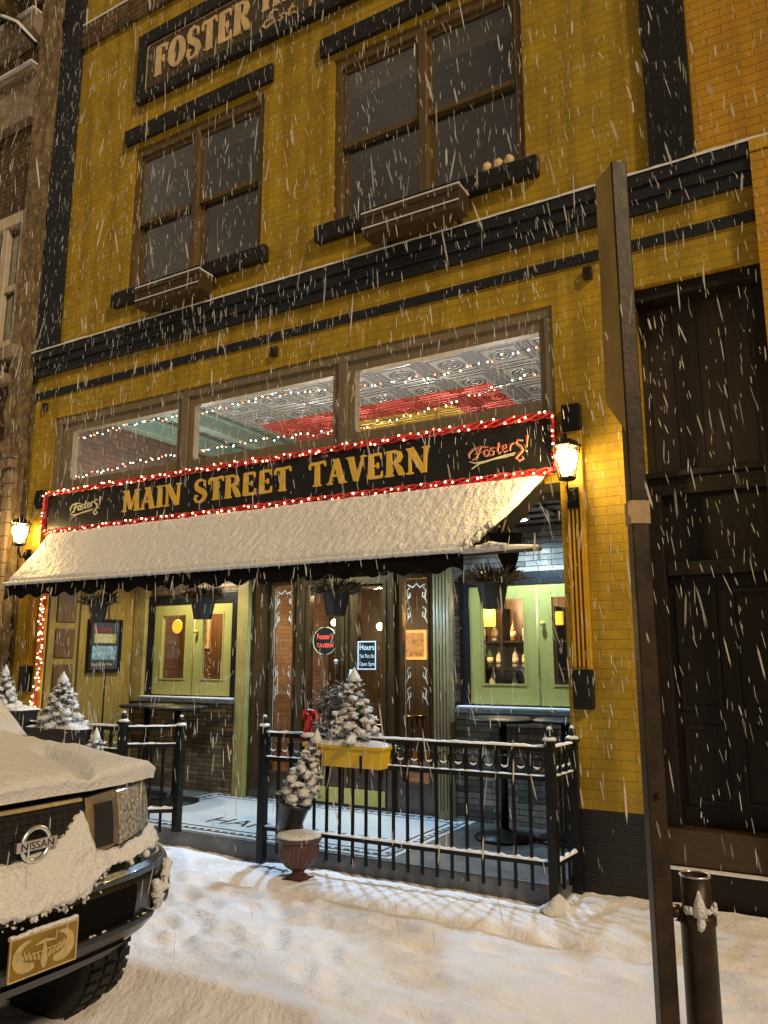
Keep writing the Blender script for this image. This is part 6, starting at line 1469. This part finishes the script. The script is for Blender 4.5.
    mb = MB(); mb.grid(lambda u, v: ((lambda a, w: (XF - a + .03, Y0 + (-w + 2 * w * u), 1.12 + (a - 1.34) * .957 + .05 + .015 * noise.noise(Vector((u * 6, v * 5, 0)))))(1.36 + .68 * v, .90 - .16 * v)), 40, 20)
    mb.grid(lambda u, v: (XF - 2.02 - 2.5 * v, Y0 - .76 + 1.52 * u, 1.80 + .09 * (math.sin(PI * u) * math.sin(PI * v)) ** .25 + .01 * noise.noise(Vector((u * 5, v * 9, 0)))), 30, 40)
    put('cabin_snow', mb, SR, s)
    # ridge of snow up the near A pillar
    mb = MB(); s.location += Vector((-.16, .085, -.03)) if False else Vector((0, 0, 0))
    mb.tube([(XF - 1.36 - .70 * i / 14, Y0 + .91 - .16 * i / 14, 1.17 + .67 * i / 14) for i in range(15)], [.045 + .012 * noise.noise(Vector((i, 0, 0))) for i in range(15)], 9); put('pillar_snow', mb, SR, s)
    s.location += Vector((-.16, .085, -.03))
car()

# ================================================================== FALLING SNOW
def flakes():
    random.seed(99); mb = MB(); cam = Vector((0, -5.8, 1.6)); n = 0
    N_ = 34000
    while n < N_:
        p = Vector((random.uniform(-9.5, 1.6), random.uniform(-6.2, -.12), random.uniform(.05, 9.8)))
        d = (p - cam).length
        if d < 1.5: continue
        if p.z < 1.0 and p.y < -.55 and random.random() < .88: continue
        if p.y > -.75 and p.z < 3.1 and -8 < p.x < -1.7: continue
        if -8 < p.x < -2.5 and -4.85 < p.y < -2.7 and p.z < 1.95: continue
        n += 1
        L_ = random.uniform(.025, .13) * random.uniform(.5, 1); w = random.uniform(.0009, .0023)
        ax = Vector((random.gauss(.10, .12), random.gauss(-.06, .10), -1)).normalized() * L_ / 2
        a = ax.cross(Vector((1, .3, 0))).normalized() * w; b = ax.cross(a).normalized() * w
        q1, q2 = p - ax * .55, p + ax * .55
        mb.add([p - ax, q1 + a, q1 + b, q1 - a, q1 - b, q2 + a, q2 + b, q2 - a, q2 - b, p + ax],
               [(0, 1, 2), (0, 2, 3), (0, 3, 4), (0, 4, 1), (1, 5, 6, 2), (2, 6, 7, 3), (3, 7, 8, 4), (4, 8, 5, 1), (9, 6, 5), (9, 7, 6), (9, 8, 7), (9, 5, 8)], True)
    m = bpy.data.materials.new('falling_snow_flake'); m.use_nodes = True; t = m.node_tree; N, L = t.nodes, t.links; N.remove(N['Principled BSDF'])
    out = [n for n in N if n.type == 'OUTPUT_MATERIAL'][0]
    df = N.new('ShaderNodeBsdfDiffuse'); tl = N.new('ShaderNodeBsdfTranslucent'); tr = N.new('ShaderNodeBsdfTransparent')
    df.inputs[0].default_value = (.9, .9, .9, 1); tl.inputs[0].default_value = (.9, .9, .9, 1)
    m1 = N.new('ShaderNodeMixShader'); L.new(df.outputs[0], m1.inputs[1]); L.new(tl.outputs[0], m1.inputs[2])
    m2 = N.new('ShaderNodeMixShader'); ge = N.new('ShaderNodeNewGeometry'); mr = N.new('ShaderNodeMapRange'); mr.inputs[3].default_value = .15; mr.inputs[4].default_value = .75; L.new(ge.outputs['Random Per Island'], mr.inputs[0]); L.new(mr.outputs[0], m2.inputs[0]); L.new(tr.outputs[0], m2.inputs[1]); L.new(m1.outputs[0], m2.inputs[2]); L.new(m2.outputs[0], out.inputs[0])
    tag(put('falling_snow', mb, m), kind='stuff')
flakes()

# ================================================================== WORLD, SUN, VIEW
def world():
    w = bpy.data.worlds.new('World'); sc.world = w; w.use_nodes = True; t = w.node_tree; N, L = t.nodes, t.links
    bg = N['Background']; out = N['World Output']
    sky = N.new('ShaderNodeTexSky'); sky.sky_type = 'NISHITA'; sky.sun_disc = False
    EL, AZ = 33, 118      # direction of the street light
    sky.sun_elevation = R(EL); sky.sun_rotation = R(AZ)
    L.new(sky.outputs[0], bg.inputs[0]); bg.inputs[1].default_value = .0035
    b2 = N.new('ShaderNodeBackground'); b2.inputs[0].default_value = (.48, .38, .25, 1); b2.inputs[1].default_value = .25
    tc = N.new('ShaderNodeTexCoord'); ns = N.new('ShaderNodeTexNoise'); ns.inputs['Scale'].default_value = 3.2; ns.inputs['Detail'].default_value = 5; L.new(tc.outputs['Generated'], ns.inputs['Vector'])
    cr = N.new('ShaderNodeValToRGB'); cr.color_ramp.elements[0].position = .38; cr.color_ramp.elements[1].position = .64
    cr.color_ramp.elements[0].color = (.25, .20, .14, 1); cr.color_ramp.elements[1].color = (.74, .58, .39, 1); L.new(ns.outputs[0], cr.inputs[0]); L.new(cr.outputs[0], b2.inputs[0])
    ad = N.new('ShaderNodeAddShader'); L.new(bg.outputs[0], ad.inputs[0]); L.new(b2.outputs[0], ad.inputs[1]); L.new(ad.outputs[0], out.inputs[0])
    l = bpy.data.lights.new('street_glow', 'SUN'); l.energy = 1.55; l.angle = R(6); l.color = (1, .76, .45)
    o = bpy.data.objects.new('street_glow', l); COL.objects.link(o)
    d = Vector((math.sin(R(AZ)) * math.cos(R(EL)), math.cos(R(AZ)) * math.cos(R(EL)), math.sin(R(EL))))  # towards the light
    o.rotation_euler = (-d).to_track_quat('-Z', 'Y').to_euler(); o.location = (3, -6, 6)
world()
sc.view_settings.view_transform = 'Standard'; sc.view_settings.look = 'None'; sc.view_settings.exposure = 0.35; sc.view_settings.gamma = 1
sc.cycles.use_denoising = True
sc.cycles.max_bounces = 6; sc.cycles.transparent_max_bounces = 12; sc.cycles.diffuse_bounces = 3; sc.cycles.glossy_bounces = 3
sc.cycles.sample_clamp_indirect = 4
sc.cycles.caustics_reflective = False; sc.cycles.caustics_refractive = False
